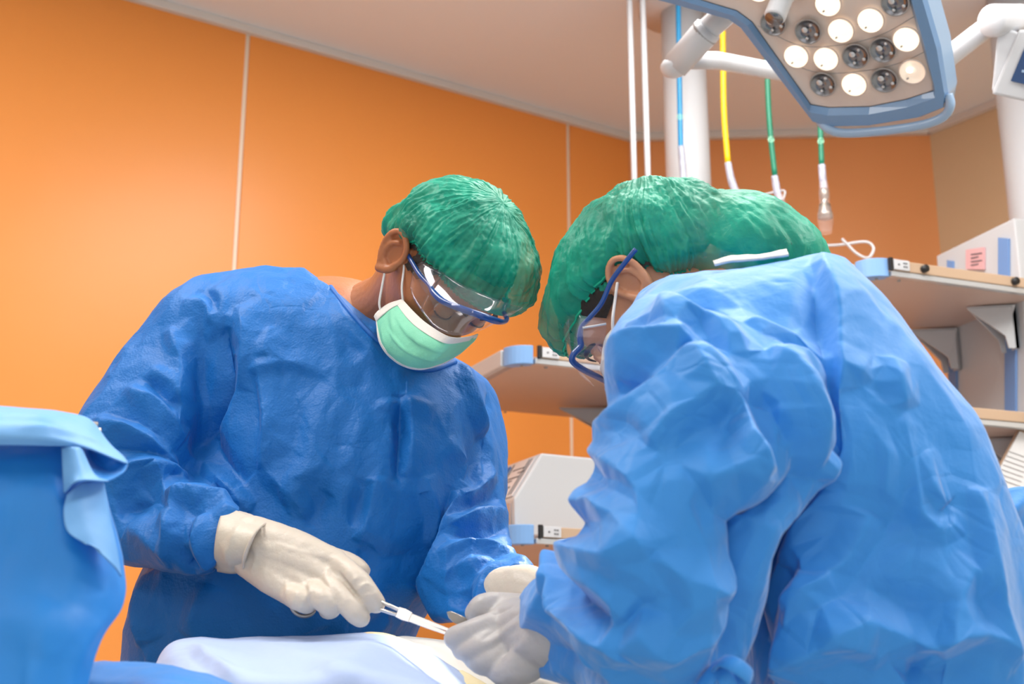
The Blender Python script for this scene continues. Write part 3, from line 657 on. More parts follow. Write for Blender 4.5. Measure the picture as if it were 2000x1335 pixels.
# ================================================================== PEOPLE
class Head:
    def __init__(s, origin, F, R, k=1):          # F face direction, R subject's left, given in camera axes
        f = camdir(*F).normalized(); r = camdir(*R); r = (r - f * r.dot(f)).normalized(); u = f.cross(r)
        s.M = Matrix(((r.x, -f.x, u.x, origin.x), (r.y, -f.y, u.y, origin.y), (r.z, -f.z, u.z, origin.z), (0, 0, 0, 1))) @ Matrix.Diagonal((k, k, k, 1))
    def __call__(s, x, y, z): return s.M @ Vector((x, y, z))
def g3(c, m, s):
    d = (c - np.array(m)) / np.array(s); return np.exp(-(d * d).sum(1))
def head_mesh(wide=.076):
    b = bmesh.new(); bmesh.ops.create_icosphere(b, subdivisions=6, radius=1); me = bpy.data.meshes.new('h'); b.to_mesh(me); b.free()
    p = getco(me); x, y, z = p[:, 0].copy(), p[:, 1].copy(), p[:, 2].copy()
    low = np.clip(-z, 0, 1); sm = low * low * (3 - 2 * low)
    X = x * wide * (1 - .30 * sm); Y = np.where(y > 0, y * .100 * (1 - .45 * sm), y * .092 * (1 - .02 * sm)); Zc = np.where(z > 0, z * .122, z * .118)
    fr = np.clip(-y, 0, 1); Y = np.where(y < 0, -(.092) * np.abs(y) ** .82 * (1 - .03 * sm), Y)
    c = np.stack([X, Y, Zc], 1)
    front = (Y < 0).astype(float)
    for sx in (-1, 1):
        c[:, 1] += .015 * g3(c, (sx * .031, -.085, .0), (.019, .05, .013)) * front           # sockets
        c[:, 1] -= .006 * g3(c, (sx * .03, -.088, .022), (.024, .05, .009)) * front          # brow
        c[:, 0] += sx * .006 * g3(c, (sx * .058, -.055, -.028), (.02, .03, .018)); c[:, 1] -= .005 * g3(c, (sx * .048, -.07, -.03), (.02, .04, .016)) * front
        c[:, 1] -= .006 * g3(c, (sx * .014, -.1, -.046), (.008, .05, .008)) * front          # nostril wings
        c[:, 0] -= sx * .004 * g3(c, (sx * .068, -.06, .02), (.02, .025, .02))
    t = np.clip((.012 - c[:, 2]) / .055, 0, 1); nz = (c[:, 2] > -.054) & (c[:, 2] < .03)
    prof = np.where(c[:, 2] > -.044, .006 + .019 * t, np.clip((c[:, 2] + .056) / .012, 0, 1) * .025)
    w = .008 + .006 * t
    c[:, 1] -= np.where(nz, prof, 0) * np.exp(-(c[:, 0] / w) ** 2) * front                      # nose
    c[:, 1] -= .006 * g3(c, (0, -.09, -.075), (.022, .05, .012)) * front                      # lips
    c[:, 1] -= .007 * g3(c, (0, -.09, -.105), (.022, .05, .014)) * front                      # chin
    setco(me, c)
    return me
def ear_mb(s, mb, H):                        # s = side (+1 subject's left)
    c = Vector((s * .077, .006, -.006))
    def E(a, b, o=0): return H(c.x + s * (.010 + o + .30 * (b + .0)), c.y + b, c.z + a)        # a up, b back
    hel = [(-.002, -.012), (.012, -.013), (.026, -.006), (.033, .006), (.031, .018), (.020, .025), (.005, .025), (-.010, .019), (-.022, .010), (-.029, .002)]
    q = crom([tuple(E(a, b)) for a, b in hel], 4); mb.chain([(Vector(x), .0042) for x in q[::2]], 10)
    # lobe, concha bowl, antihelix, tragus
    mb.chain([(E(-.029, .003), .0065), (E(-.020, -.006), .0065), (E(-.010, -.012), .005)], 10)
    mb.ellipsoid(E(.002, .006, -.006), H.M.to_3x3() @ Vector((s * .006, .020, 0)), H.M.to_3x3() @ Vector((0, .0, .030)), H.M.to_3x3() @ Vector((.003, 0, 0)), 20, 10)
    q = crom([tuple(E(a, b)) for a, b in [(.020, .008), (.010, .015), (-.003, .015), (-.014, .010), (-.016, .001)]], 4); mb.chain([(Vector(x), .0036) for x in q[::2]], 10)
    mb.chain([(E(-.002, -.012), .0045), (E(-.009, -.010), .0045)], 10)
    mb.ellipsoid(H(s * .070, .008, -.004), H.M.to_3x3() @ Vector((.014, 0, 0)), H.M.to_3x3() @ Vector((0, .010, 0)), H.M.to_3x3() @ Vector((0, 0, .022)), 14, 8)
def join_mesh(mb, me, mtx=None):
    vs = [(mtx @ v.co if mtx else v.co.copy()) for v in me.vertices]; mb.add(vs, [tuple(p.vertices) for p in me.polygons])
def cap_mesh(H, cen, axis, Rf, rimf, nphi=420, nth=70, seed=0, pull=.022, ruff=.0022, puckn=64, pamp=.004):
    """star-shaped gathered bouffant cap around local centre"""
    cen = Vector(cen); A = Vector(axis).normalized(); B = (Vector((0, -1, 0)) - A * A.dot(Vector((0, -1, 0)))).normalized(); C = A.cross(B)
    vs = []
    for i in range(nth):
        t = i / (nth - 1)
        for j in range(nphi):
            ph = 2 * pi * j / nphi; tr = rimf(ph); th = tr * (t ** .85) if i < nth - 1 else tr
            d = A * cos(th) + (B * cos(ph) + C * sin(ph)) * sin(th)
            R = Rf(d)
            e = 1 - t
            R -= pull * math.exp(-(e / .055) ** 1.0) * (1 - math.exp(-((1.0 - e) / .3)))        # gathered in at the band
            w = noise.noise(Vector((cos(ph) * 3 + seed, sin(ph) * 3, t * 2.4)))
            g = math.sin(puckn * ph + 4 * w + 9 * noise.noise(Vector((cos(ph) * 2, sin(ph) * 2, seed + t))))
            R += ruff * g * math.exp(-(e / .16) ** 1.2)
            m_ = math.sin(min(1, t * 1.5) * pi / 2)
            R += pamp * 1.1 * (.5 - 1.6 * abs(noise.noise(Vector((cos(ph) * 6 + 1.2 * w, sin(ph) * 6 + seed, t * .9))))) * m_
            R += pamp * .6 * (.5 - 1.6 * abs(noise.noise(Vector((cos(ph) * 14 + 2 * w, sin(ph) * 14 + seed, t * 1.6))))) * m_
            R += pamp * .35 * (.5 - 1.8 * abs(noise.noise(d * 15 + Vector((seed, w, 0)))))
            R += pamp * .9 * (noise.noise(d * 4.2 + Vector((seed, 3, 1))))
            vs.append(H(*(cen + d * R)))
    base = vs[-nphi:]; ring = []
    for k in range(1, 5):                        # ruffled edge below the elastic
        for j in range(nphi):
            ph = 2 * pi * j / nphi; th = rimf(ph) + .022 * k
            d = A * cos(th) + (B * cos(ph) + C * sin(ph)) * sin(th)
            R = Rf(d) - pull + .0006 * k + .0016 * k / 4 * math.sin(96 * ph + 3 * noise.noise(Vector((cos(ph) * 4, sin(ph) * 4, seed)))) + .0015 * math.sin(k / 4 * pi)
            vs.append(H(*(cen + d * R)))
    nth += 4
    f = [(i * nphi + j, i * nphi + (j + 1) % nphi, (i + 1) * nphi + (j + 1) % nphi, (i + 1) * nphi + j) for i in range(nth - 1) for j in range(nphi)]
    mb = MB(); mb.tube([Vector(p) + (Vector(p) - H(*cen)).normalized() * .0012 for p in base[::2] + base[:1]], .0016, 6); cap_mesh.band = mb
    return mesh('cap', vs, f)
def ell_hit(o, d, c, r):                     # distance from inside point o along d to ellipsoid
    p = Vector(((o.x - c[0]) / r[0], (o.y - c[1]) / r[1], (o.z - c[2]) / r[2])); q = Vector((d.x / r[0], d.y / r[1], d.z / r[2]))
    a = q.dot(q); b = p.dot(q); cc = p.dot(p) - 1; D = b * b - a * cc
    return 0 if D < 0 else (-b + math.sqrt(D)) / a
def smax(vals, k=60):
    m = max(vals); return m + math.log(sum(math.exp(k * (v - m)) for v in vals)) / k - math.log(1) / k
def hand(chains, voxel, name, m, parent, creases=None, sm=5, crum=.0007):
    mb = MB()
    for ch in chains: mb.chain([(P(x, y, d), r) for (x, y, d, r) in ch], 18)
    me = remesh(mb, voxel, sm, .5)
    if creases: folds(me, creases)
    crumple(me, crum, 45, 3)
    return link(name, me, m, parent)
def eye(H, sx, parent, lid_col, closed=.62):
    c = Vector((sx * .031, -.0745, .0)); r = .0122
    mb = MB(); mb.ellipsoid(H(*c), H.M.to_3x3() @ Vector((r, 0, 0)), H.M.to_3x3() @ Vector((0, r, 0)), H.M.to_3x3() @ Vector((0, 0, r)), 24, 16); e = mb.build('eyeball', M['eye'], parent)
    dd = Vector((0, -.86, -.5)).normalized(); mb = MB(); cc = c + dd * (r * .86)
    u = dd.cross(Vector((1, 0, 0))).normalized(); w = Vector((1, 0, 0)); R3 = H.M.to_3x3()
    mb.ellipsoid(H(*cc), R3 @ (w * .0056), R3 @ (u * .0056), R3 @ (dd * .0022), 18, 8); mb.build('iris', M['iris'], e)
    # lids: shell parts of a slightly larger sphere
    def lid(a0, a1, nm):
        vs = []; nu, nv = 20, 8; R = r + .0018
        for j in range(nv + 1):
            el = radians(a0 + (a1 - a0) * j / nv)
            for i in range(nu + 1):
                az = radians(-82 + 164 * i / nu); k = cos(az) ** .6
                e_ = el if j == 0 else el
                q = Vector((sin(az) * R * 1.12, -cos(az) * cos(el * k + (0)) * R, sin(el * (k if j == nv else 1)) * R))
                vs.append(H(*(c + q)))
        fs = [(j * (nu + 1) + i, j * (nu + 1) + i + 1, (j + 1) * (nu + 1) + i + 1, (j + 1) * (nu + 1) + i) for j in range(nv) for i in range(nu)]
        m2 = MB(); m2.add(vs, fs); return m2.build(nm, lid_col, parent), [vs[nv * (nu + 1) + i] for i in range(nu + 1)]
    o, edge = lid(75, -12, 'upper_eyelid'); lid(-75, -34, 'lower_eyelid')
    mb = MB(); mb.tube([e_ + (H.M.to_3x3() @ Vector((0, -.0012, -.0006))) for e_ in edge[1:-1]], .0011, 6); mb.build('eyelashes', M['brow'], parent)
    mb = MB(); q = [H(sx * x, y, z) for x, y, z in ((.012, -.098, .020), (.022, -.0985, .0265), (.034, -.094, .0275), (.046, -.083, .022), (.052, -.076, .016))]
    q = [Vector(x) for x in crom([tuple(v) for v in q], 5)]; mb.tube(q, [.0012 + .0026 * sin(pi * (i + 1) / (len(q) + 1)) for i in range(len(q))], 8, flat=.5)
    mb.build('eyebrow', M['brow'], parent)

# ------------------------------------------------------------ person 1 (left)
s1o = P(560, 1335, 1.78); p1 = bpy.data.objects.new('person', None); SC.collection.objects.link(p1)
p1.location = (s1o.x, 1.78, 0)
tag(p1, 'person in dark blue gown at left, head bowed, green cap and mask, holding long forceps', 'person', 'surgical team')
H1 = Head(P(868, 528, 1.60), (.30, -.50, -.80), (.72, .66, -.21), .94)
mb = MB(); join_mesh(mb, head_mesh(), H1.M); ear_mb(-1, mb, H1); ear_mb(1, mb, H1)
mb.chain([(H1(0, .025, -.03), .058), (P(780, 590, 1.70), .052), (P(735, 620, 1.74), .056), (P(700, 665, 1.77), .075), (P(690, 760, 1.78), .11)], 28)
me = remesh(mb, .0022, 3, .5)
mb2 = MB(); join_mesh(mb2, me)
def limbs(mb, chains):
    for ch in chains: mb.chain([(Vector(p), r) for p, r in ch], 20)
T = lambda x, y, d: P(x, y, d)
limbs(mb2, [[(T(650, 700, 1.79), .12), (T(620, 1000, 1.80), .13), (Vector((s1o.x, 1.80, .95)), .13)],
            [(T(430, 680, 1.77), .05), (T(290, 945, 1.68), .032), (T(300, 985, 1.66), .032), (T(440, 1055, 1.53), .026)],
            [(T(890, 790, 1.77), .045), (T(932, 1050, 1.70), .03), (T(950, 1110, 1.66), .028), (T(1000, 1148, 1.52), .020)],
            [(Vector((s1o.x - .1, 1.80, .92)), .09), (Vector((s1o.x - .12, 1.78, .5)), .06), (Vector((s1o.x - .12, 1.8, .1)), .04)],
            [(Vector((s1o.x + .1, 1.80, .92)), .09), (Vector((s1o.x + .12, 1.78, .5)), .06), (Vector((s1o.x + .12, 1.8, .1)), .04)]])
body1 = mb2.build('body', M['skin1'], p1)
eye(H1, -1, body1, M['skin1']); eye(H1, 1, body1, M['skin1'])
def legs(par, x, y, m):
    for s in (-1, 1):
        mb = MB(); mb.tube([(x + s * .1, y, .95), (x + s * .115, y, .55), (x + s * .12, y, .06)], [.11, .095, .085], 24); mb.build('trouser_leg', M[m], par)
        mb = MB(); mb.chain([((x + s * .12, y + .07, .05), .045), ((x + s * .12, y - .05, .045), .045), ((x + s * .12, y - .14, .036), .035)], 16); mb.build('shoe', M['shoe'], par)
legs(p1, s1o.x, 1.80, 'trouser')
# hair mass on the back of the head under the cap
def hairm(H, par, r=(.0815, .104, .128), c=(0, .004, .004), zmin=-.03, extra=None):
    mb = MB(); vs = []; fs = []
    R3 = H.M.to_3x3(); b = bmesh.new(); bmesh.ops.create_icosphere(b, subdivisions=6, radius=1)
    kill = []
    for v in b.verts:
        q = Vector((v.co.x * r[0] + c[0], v.co.y * r[1] + c[1], v.co.z * r[2] + c[2]))
        line = .072 + max(0, (q.y + .055)) * -.95       # hairline drops towards the nape
        sb = min(1, max(0, (q.y + .068) / .03)); sb = sb * sb * (3 - 2 * sb)      # sideburn in front of the ear
        if q.y < -.012: line = min(line, line * (1 - sb) + .004 * sb)
        line = max(line, -.055)
        if q.z < line: kill.append(v)
        n_ = 1 + .012 * noise.noise(q * 90); v.co = H(q.x * n_, q.y * n_, q.z * n_)
    bmesh.ops.delete(b, geom=kill, context='VERTS')
    me = bpy.data.meshes.new('hair'); b.to_mesh(me); b.free(); return link('hair', me, M['hair'], par)
hairm(H1, p1)
# gown
mb = MB()
loft(mb, [(598, 526, 1.74, 745, 655, 1.74, .13), (510, 530, 1.75, 850, 690, 1.74, .20), (430, 556, 1.76, 905, 705, 1.74, .26), (372, 640, 1.76, 948, 752, 1.74, .29), (385, 760, 1.75, 955, 820, 1.73, .30), (395, 880, 1.74, 935, 920, 1.72, .30),
          (360, 1000, 1.74, 905, 1010, 1.72, .31), (300, 1100, 1.74, 878, 1090, 1.72, .32), (276, 1180, 1.75, 845, 1160, 1.72, .33), (266, 1260, 1.76, 805, 1240, 1.73, .34), (255, 1420, 1.78, 770, 1400, 1.76, .36), (235, 2000, 1.80, 790, 2000, 1.80, .42), (225, 2300, 1.80, 800, 2300, 1.80, .44)])
loft(mb, [(470, 545, 1.76, 520, 660, 1.74, .12), (372, 580, 1.75, 480, 715, 1.72, .17), (300, 672, 1.74, 445, 765, 1.70, .18), (240, 748, 1.72, 432, 820, 1.67, .18), (188, 812, 1.70, 405, 890, 1.65, .18), (178, 905, 1.68, 380, 925, 1.63, .17), (190, 1000, 1.66, 370, 940, 1.61, .16),
          (245, 1084, 1.62, 395, 955, 1.58, .15), (330, 1110, 1.57, 425, 972, 1.55, .13), (418, 1124, 1.52, 462, 992, 1.52, .10)])
loft(mb, [(820, 700, 1.76, 912, 710, 1.75, .14), (860, 760, 1.76, 952, 764, 1.74, .17), (872, 850, 1.75, 956, 850, 1.72, .17), (876, 950, 1.73, 962, 942, 1.70, .16), (866, 1060, 1.70, 980, 1014, 1.67, .15), (848, 1140, 1.66, 996, 1052, 1.63, .14),
          (850, 1205, 1.62, 1000, 1078, 1.59, .13), (920, 1210, 1.57, 1018, 1086, 1.55, .12), (985, 1166, 1.52, 1046, 1106, 1.51, .09)])
me = remesh(mb, .0068, 8, .5, sub=1)
crumple(me, .003, 8, 1, (1.2, 1, .55), .6); facets(me, .013, 8.5, 2, (1.2, 1, .6))
G1 = [  # arm/torso crease, then folds of sleeve and front
 ([(440, 640), (452, 720), (432, 790), (405, 850), (378, 890)], -.016, .022, .012),
 ([(470, 600), (480, 680), (462, 760)], .010, .02, .035), ([(330, 640), (345, 700), (338, 790)], .008, .012, .03), ([(295, 720), (330, 760), (350, 830)], .009, .012, .03),
 ([(360, 590), (400, 600), (430, 650)], .008, .03, .012), ([(250, 760), (300, 790), (360, 860)], .011, .03, .012), ([(185, 820), (270, 850), (350, 905)], .012, .03, .010),
 ([(200, 870), (280, 880), (370, 920)], -.010, .014, .02), ([(210, 930), (290, 905), (360, 925)], .012, .03, .012), ([(290, 915), (310, 950), (340, 990), (400, 990)], .012, .012, .035), ([(230, 1000), (300, 980), (340, 1010)], -.010, .02, .02),
 ([(340, 1010), (380, 985), (440, 985)], .012, .02, .03), ([(350, 1000), (345, 1050), (335, 1090)], .010, .02, .02), ([(400, 1010), (392, 1060), (410, 1110)], .012, .014, .03), ([(362, 1070), (370, 1100), (390, 1110)], -.009, .012, .012), ([(250, 1030), (300, 1060), (340, 1100)], .010, .02, .03),
 ([(270, 960), (320, 1000), (350, 1040)], .008, .012, .02), ([(430, 640), (440, 590), (420, 560)], .006, .02, .02),
 ([(510, 720), (520, 820), (512, 920)], .008, .008, .03), ([(520, 920), (560, 960), (600, 1010)], .007, .012, .03), ([(400, 900), (450, 950), (490, 1000)], .009, .025, .012), ([(410, 850), (430, 900), (480, 940)], -.009, .02, .02),
 ([(640, 560), (680, 640), (740, 700), (790, 740)], .0045, .012, .03), ([(490, 730), (560, 710), (640, 735)], .005, .010, .03), ([(520, 700), (530, 640)], .005, .02, .02),
 ([(780, 770), (785, 850), (778, 940)], -.010, .012, .010), ([(796, 780), (800, 860), (790, 930)], .007, .008, .03), ([(730, 800), (790, 785), (850, 800)], .006, .02, .010), ([(735, 930), (715, 1010), (700, 1060)], .009, .012, .03), ([(720, 940), (700, 1030)], -.007, .02, .02),
 ([(830, 930), (845, 1000), (838, 1070)], .008, .012, .03), ([(700, 1075), (760, 1090), (830, 1080)], -.006, .03, .02), ([(600, 1030), (620, 990), (640, 960)], -.006, .02, .02), ([(640, 900), (600, 930), (560, 940)], .005, .03, .02),
 ([(905, 715), (925, 800), (940, 860), (925, 940)], .011, .014, .03), ([(955, 780), (940, 850), (935, 930)], -.008, .014, .014), ([(885, 960), (880, 1040), (868, 1100), (835, 1160), (802, 1235)], .016, .008, .03), ([(872, 860), (898, 900), (885, 960)], .007, .02, .02),
 ([(895, 1040), (935, 1010), (985, 1000)], .010, .015, .02), ([(890, 1060), (940, 1040), (990, 1030)], -.008, .012, .012), ([(880, 1100), (930, 1075), (1000, 1080)], .010, .015, .02), ([(900, 980), (930, 960), (960, 920)], .009, .015, .02), ([(885, 1020), (920, 990), (972, 970)], -.008, .012, .012),
 ([(870, 1160), (900, 1120), (960, 1095)], .009, .015, .03), ([(940, 1190), (950, 1140), (975, 1100)], .008, .015, .02), ([(900, 1190), (910, 1150)], -.007, .02, .02), ([(990, 1150), (1005, 1120), (1030, 1105)], .007, .01, .02),
 ([(290, 1120), (275, 1200), (280, 1260)], .010, .012, .04), ([(400, 1140), (380, 1200), (360, 1240)], .006, .02, .05), ([(560, 1120), (600, 1180), (620, 1230)], .006, .02, .05), ([(700, 1130), (680, 1190), (650, 1235)], .007, .015, .04), ([(760, 1200), (730, 1225), (700, 1240)], .008, .012, .03),
 ([(590, 760), (610, 850), (600, 940)], .004, .02, .04), ([(690, 760), (700, 850), (670, 920)], .004, .02, .05), ([(430, 980), (450, 1010), (470, 1000)], .008, .014, .02)]
folds(me, G1, 1.8); me = planar(me, 7000, 2); crumple(me, .0009, 26, 2, (1, 1, .7)); facets(me, .0018, 22, 5, (1, 1, .7))
g1 = link('surgical_gown', me, M['gown1'], p1)
# neck binding
GB = BVHTree.FromPolygons([v.co for v in me.vertices], [tuple(p.vertices) for p in me.polygons])
nb = [(626, 532, 1.70), (650, 566, 1.635), (680, 604, 1.61), (712, 640, 1.60), (745, 672, 1.60), (790, 712, 1.605), (840, 722, 1.62), (890, 706, 1.66)]
nq = [(GB.ray_cast(CAM, ray(x, y).normalized())[0], ray(x, y)) for x, y, _ in crom(nb, 6)]; nq = [h - r * .001 for h, r in nq if h is not None]
mb = MB(); mb.tube(nq, .0036, 8); mb.build('neck_binding', M['gownin'], g1)
# cap
def R1(d):
    o = Vector((0, .0, .03)); return smax([ell_hit(o, d, (0, .004, .045), (.099, .104, .090)), ell_hit(o, d, (0, -.058, .075), (.070, .070, .056)), ell_hit(o, d, (0, .046, -.012), (.082, .066, .075))], 90)
def rim1(ph): c = cos(ph); return 1.47 + (.04 * c if c > 0 else .72 * (-c) ** .7) + .02 * sin(9 * ph)
me = cap_mesh(H1, (0, 0, .03), (0, .12, 1), R1, rim1, seed=1, pull=.020, ruff=.0030, puckn=56, pamp=.0048)
cap1 = link('bouffant_cap', me, M['cap'], p1); cap_mesh.band.build('elastic_band', M['capband'], cap1); cap1['label'] = 'green pleated bouffant cap, hair showing dark through it'
# mask
hd1 = 1.60
mnet = [[(786, 584, 1.560), (812, 612, 1.520), (838, 634, 1.495), (880, 658, 1.470), (912, 658, 1.50), (934, 652, 1.56)],
        [(762, 592, 1.572), (788, 630, 1.525), (818, 655, 1.496), (864, 678, 1.478), (906, 672, 1.510), (928, 664, 1.565)],
        [(744, 604, 1.580), (768, 650, 1.535), (802, 684, 1.510), (850, 698, 1.495), (894, 688, 1.525), (918, 674, 1.570)],
        [(736, 612, 1.585), (752, 664, 1.552), (786, 702, 1.535), (832, 712, 1.525), (876, 700, 1.545), (906, 684, 1.575)],
        [(733, 618, 1.590), (742, 672, 1.575), (774, 708, 1.562), (818, 722, 1.558), (866, 710, 1.570), (900, 690, 1.585)]]
MF = [([(775, 620), (800, 655), (850, 682), (900, 680)], .0030, .003, .010), ([(755, 640), (790, 682), (840, 700), (885, 694)], .003, .003, .010), ([(765, 604), (770, 660)], .003, .006, .01), ([(745, 640), (760, 690)], .003, .006, .01),
      ([(760, 640), (800, 690)], -.002, .006, .008), ([(840, 705), (880, 670)], .002, .008, .008), ([(810, 640), (830, 700)], .002, .008, .008)]
mk = patch('face_mask', mnet, M['mask'], p1, k=12, thick=.0012, foldlist=MF, crump=(.0007, 40, 4)); mk['label'] = 'mint green face mask with white edges'
def edge_strip(rowA, frac, nm, parent):
    rowB = [tuple(a[i] + (b[i] - a[i]) * frac for i in range(3)) for a, b in zip(*rowA)]
    a = [(x, y, d - .0035) for x, y, d in rowA[0]]; b = [(x, y, d - .0035) for x, y, d in rowB]
    return patch(nm, [a, [tuple((p[i] + q[i]) / 2 for i in range(3)) for p, q in zip(a, b)], b], M['maskw'], parent, k=8, thick=.001, crump=(.0004, 60, 5))
edge_strip((mnet[0], mnet[1]), .62, 'mask_border', mk)
edge_strip((mnet[4], mnet[3]), .30, 'mask_border', mk)
sd = [[(r[0][0] - 3, r[0][1], r[0][2] - .003) for r in mnet], [(r[0][0] * .8 + r[1][0] * .2, r[0][1] * .8 + r[1][1] * .2, r[0][2] * .8 + r[1][2] * .2 - .004) for r in mnet]]
patch('mask_border', sd, M['maskw'], mk, k=6, thick=.001)
for q in ([(787, 484, 1.553), (789, 520, 1.548), (785, 560, 1.550), (787, 588, 1.556)], [(752, 528, 1.560), (746, 560, 1.566), (741, 590, 1.574), (743, 606, 1.577)]):
    mb = MB(); mb.tube([Vector(x) for x in crom([tuple(P(*c)) for c in q], 8)], .0015, 8); mb.build('ear_loop', M['string'], mk)
# goggles
gg = bpy.data.objects.new('goggles', None); SC.collection.objects.link(gg); gg.parent = p1; gg.matrix_parent_inverse = root_matrix(p1).inverted(); gg.location = P(890, 590, 1.5); gg['label'] = 'clear wraparound safety goggles with blue frame'
fr = [(792, 488, 1.545), (804, 510, 1.532), (820, 536, 1.516), (838, 556, 1.502), (848, 572, 1.488), (866, 588, 1.474), (900, 602, 1.462), (940, 616, 1.458), (968, 626, 1.470), (984, 628, 1.490), (990, 622, 1.505), (984, 608, 1.520), (986, 598, 1.53), (990, 592, 1.545), (984, 584, 1.56)]
rr = [.0030 + .0012 * (1 if 3 < i < 9 else 0) for i in range(len(fr))]
q = crom([tuple(P(*c)) + (r,) for c, r in zip(fr, rr)], 8)
mb = MB(); mb.tube([Vector(x[:3]) for x in q], [x[3] for x in q], 12); mb.build('frame', M['frame'], gg)
vn = [[(868, 532, 1.500), (905, 556, 1.478), (950, 576, 1.470), (990, 592, 1.485), (1022, 600, 1.52)],
      [(842, 566, 1.490), (880, 590, 1.464), (925, 608, 1.454), (970, 618, 1.470), (1004, 612, 1.51)],
      [(822, 606, 1.500), (850, 640, 1.470), (888, 654, 1.458), (930, 648, 1.468), (972, 630, 1.495)]]
patch('clear_lens', vn, M['visor'], gg, k=8, thick=.0012)
vn2 = [[(812, 506, 1.535), (835, 515, 1.515), (868, 532, 1.50)], [(806, 530, 1.53), (822, 546, 1.51), (842, 566, 1.490)], [(800, 560, 1.535), (808, 584, 1.515), (822, 606, 1.50)]]
patch('side_shield', vn2, M['visor'], gg, k=6, thick=.0012)
# right gloved hand with needle holder
HC = [[(432, 1050, 1.53, .036), (470, 1060, 1.50, .035), (500, 1070, 1.48, .031)],
      [(490, 1048, 1.475, .025), (575, 1072, 1.455, .022), (655, 1098, 1.432, .0145)], [(488, 1064, 1.475, .026), (570, 1095, 1.45, .023), (640, 1128, 1.425, .0148)],
      [(488, 1080, 1.475, .025), (560, 1116, 1.45, .022), (608, 1150, 1.425, .0145)], [(488, 1090, 1.48, .022), (535, 1128, 1.45, .0195), (570, 1158, 1.43, .0140)],
      [(655, 1098, 1.432, .0138), (694, 1128, 1.404, .0126), (720, 1160, 1.396, .0120), (734, 1178, 1.396, .0104)],
      [(640, 1130, 1.425, .0138), (668, 1164, 1.400, .0126), (690, 1192, 1.390, .0118), (704, 1206, 1.390, .0102)],
      [(606, 1150, 1.425, .0138), (630, 1170, 1.398, .0126), (646, 1186, 1.400, .0112), (640, 1190, 1.42, .010)],
      [(568, 1158, 1.43, .0135), (588, 1172, 1.406, .0125), (600, 1178, 1.415, .011), (592, 1178, 1.432, .010)],
      [(520, 1062, 1.49, .022), (600, 1080, 1.487, .017), (660, 1094, 1.475, .0135), (690, 1104, 1.462, .0118), (706, 1113, 1.455, .0098)]]
HF = [([(700, 1150), (716, 1140), (730, 1148)], .0016, .002, .003), ([(706, 1160), (722, 1152)], -.0014, .002, .003), ([(688, 1136), (704, 1124)], .0014, .002, .004), ([(640, 1108), (636, 1130), (650, 1152)], .0016, .003, .004), ([(662, 1118), (704, 1172)], -.004, .003, .003),
      ([(590, 1140), (606, 1150), (600, 1168)], .0018, .003, .004), ([(596, 1132), (600, 1156)], -.0016, .003, .003), ([(560, 1130), (560, 1165)], .002, .004, .006), ([(470, 1040), (500, 1080), (492, 1112)], .002, .004, .006), ([(540, 1060), (600, 1080), (650, 1090)], .0015, .006, .006)]
g_r = hand(HC, .0021, 'surgical_glove', M['glove'], p1, HF)
g_r['label'] = 'cream latex glove gripping the forceps rings'
cf = [[(424, 1116, 1.50), (418, 1080, 1.465), (424, 1030, 1.46), (436, 990, 1.50)], [(450, 1120, 1.485), (448, 1084, 1.445), (458, 1036, 1.445), (474, 1000, 1.48)], [(480, 1118, 1.475), (482, 1086, 1.437), (498, 1044, 1.432), (520, 1018, 1.465)]]
patch('glove_cuff', cf, M['glove'], g_r, k=8, thick=.0012, foldlist=[([(440, 1100), (455, 1050), (480, 1015)], .0022, .003, .008), ([(432, 1060), (450, 1110)], .002, .004, .006)])
mb = MB(); mb.tube([Vector(x) for x in crom([tuple(P(*c)) for c in [(476, 1122, 1.475), (476, 1092, 1.436), (488, 1056, 1.428), (506, 1030, 1.438), (526, 1018, 1.465)]], 6)], .0017, 8); mb.build('rolled_edge', M['glove'], g_r)
# left glove, mostly hidden
HL = [[(985, 1150, 1.515, .026), (1030, 1150, 1.49, .028), (1060, 1165, 1.475, .028)], [(1055, 1150, 1.475, .018), (1105, 1160, 1.45, .014), (1140, 1185, 1.43, .010)], [(1055, 1162, 1.47, .018), (1105, 1175, 1.44, .014), (1135, 1205, 1.42, .010)],
      [(1055, 1175, 1.47, .018), (1100, 1192, 1.44, .014), (1125, 1218, 1.425, .010)], [(1050, 1185, 1.475, .016), (1085, 1205, 1.45, .012), (1105, 1228, 1.435, .009)], [(1040, 1140, 1.49, .016), (1080, 1130, 1.47, .013), (1110, 1140, 1.455, .010)]]
gl = hand(HL, .003, 'surgical_glove', M['glove'], p1)
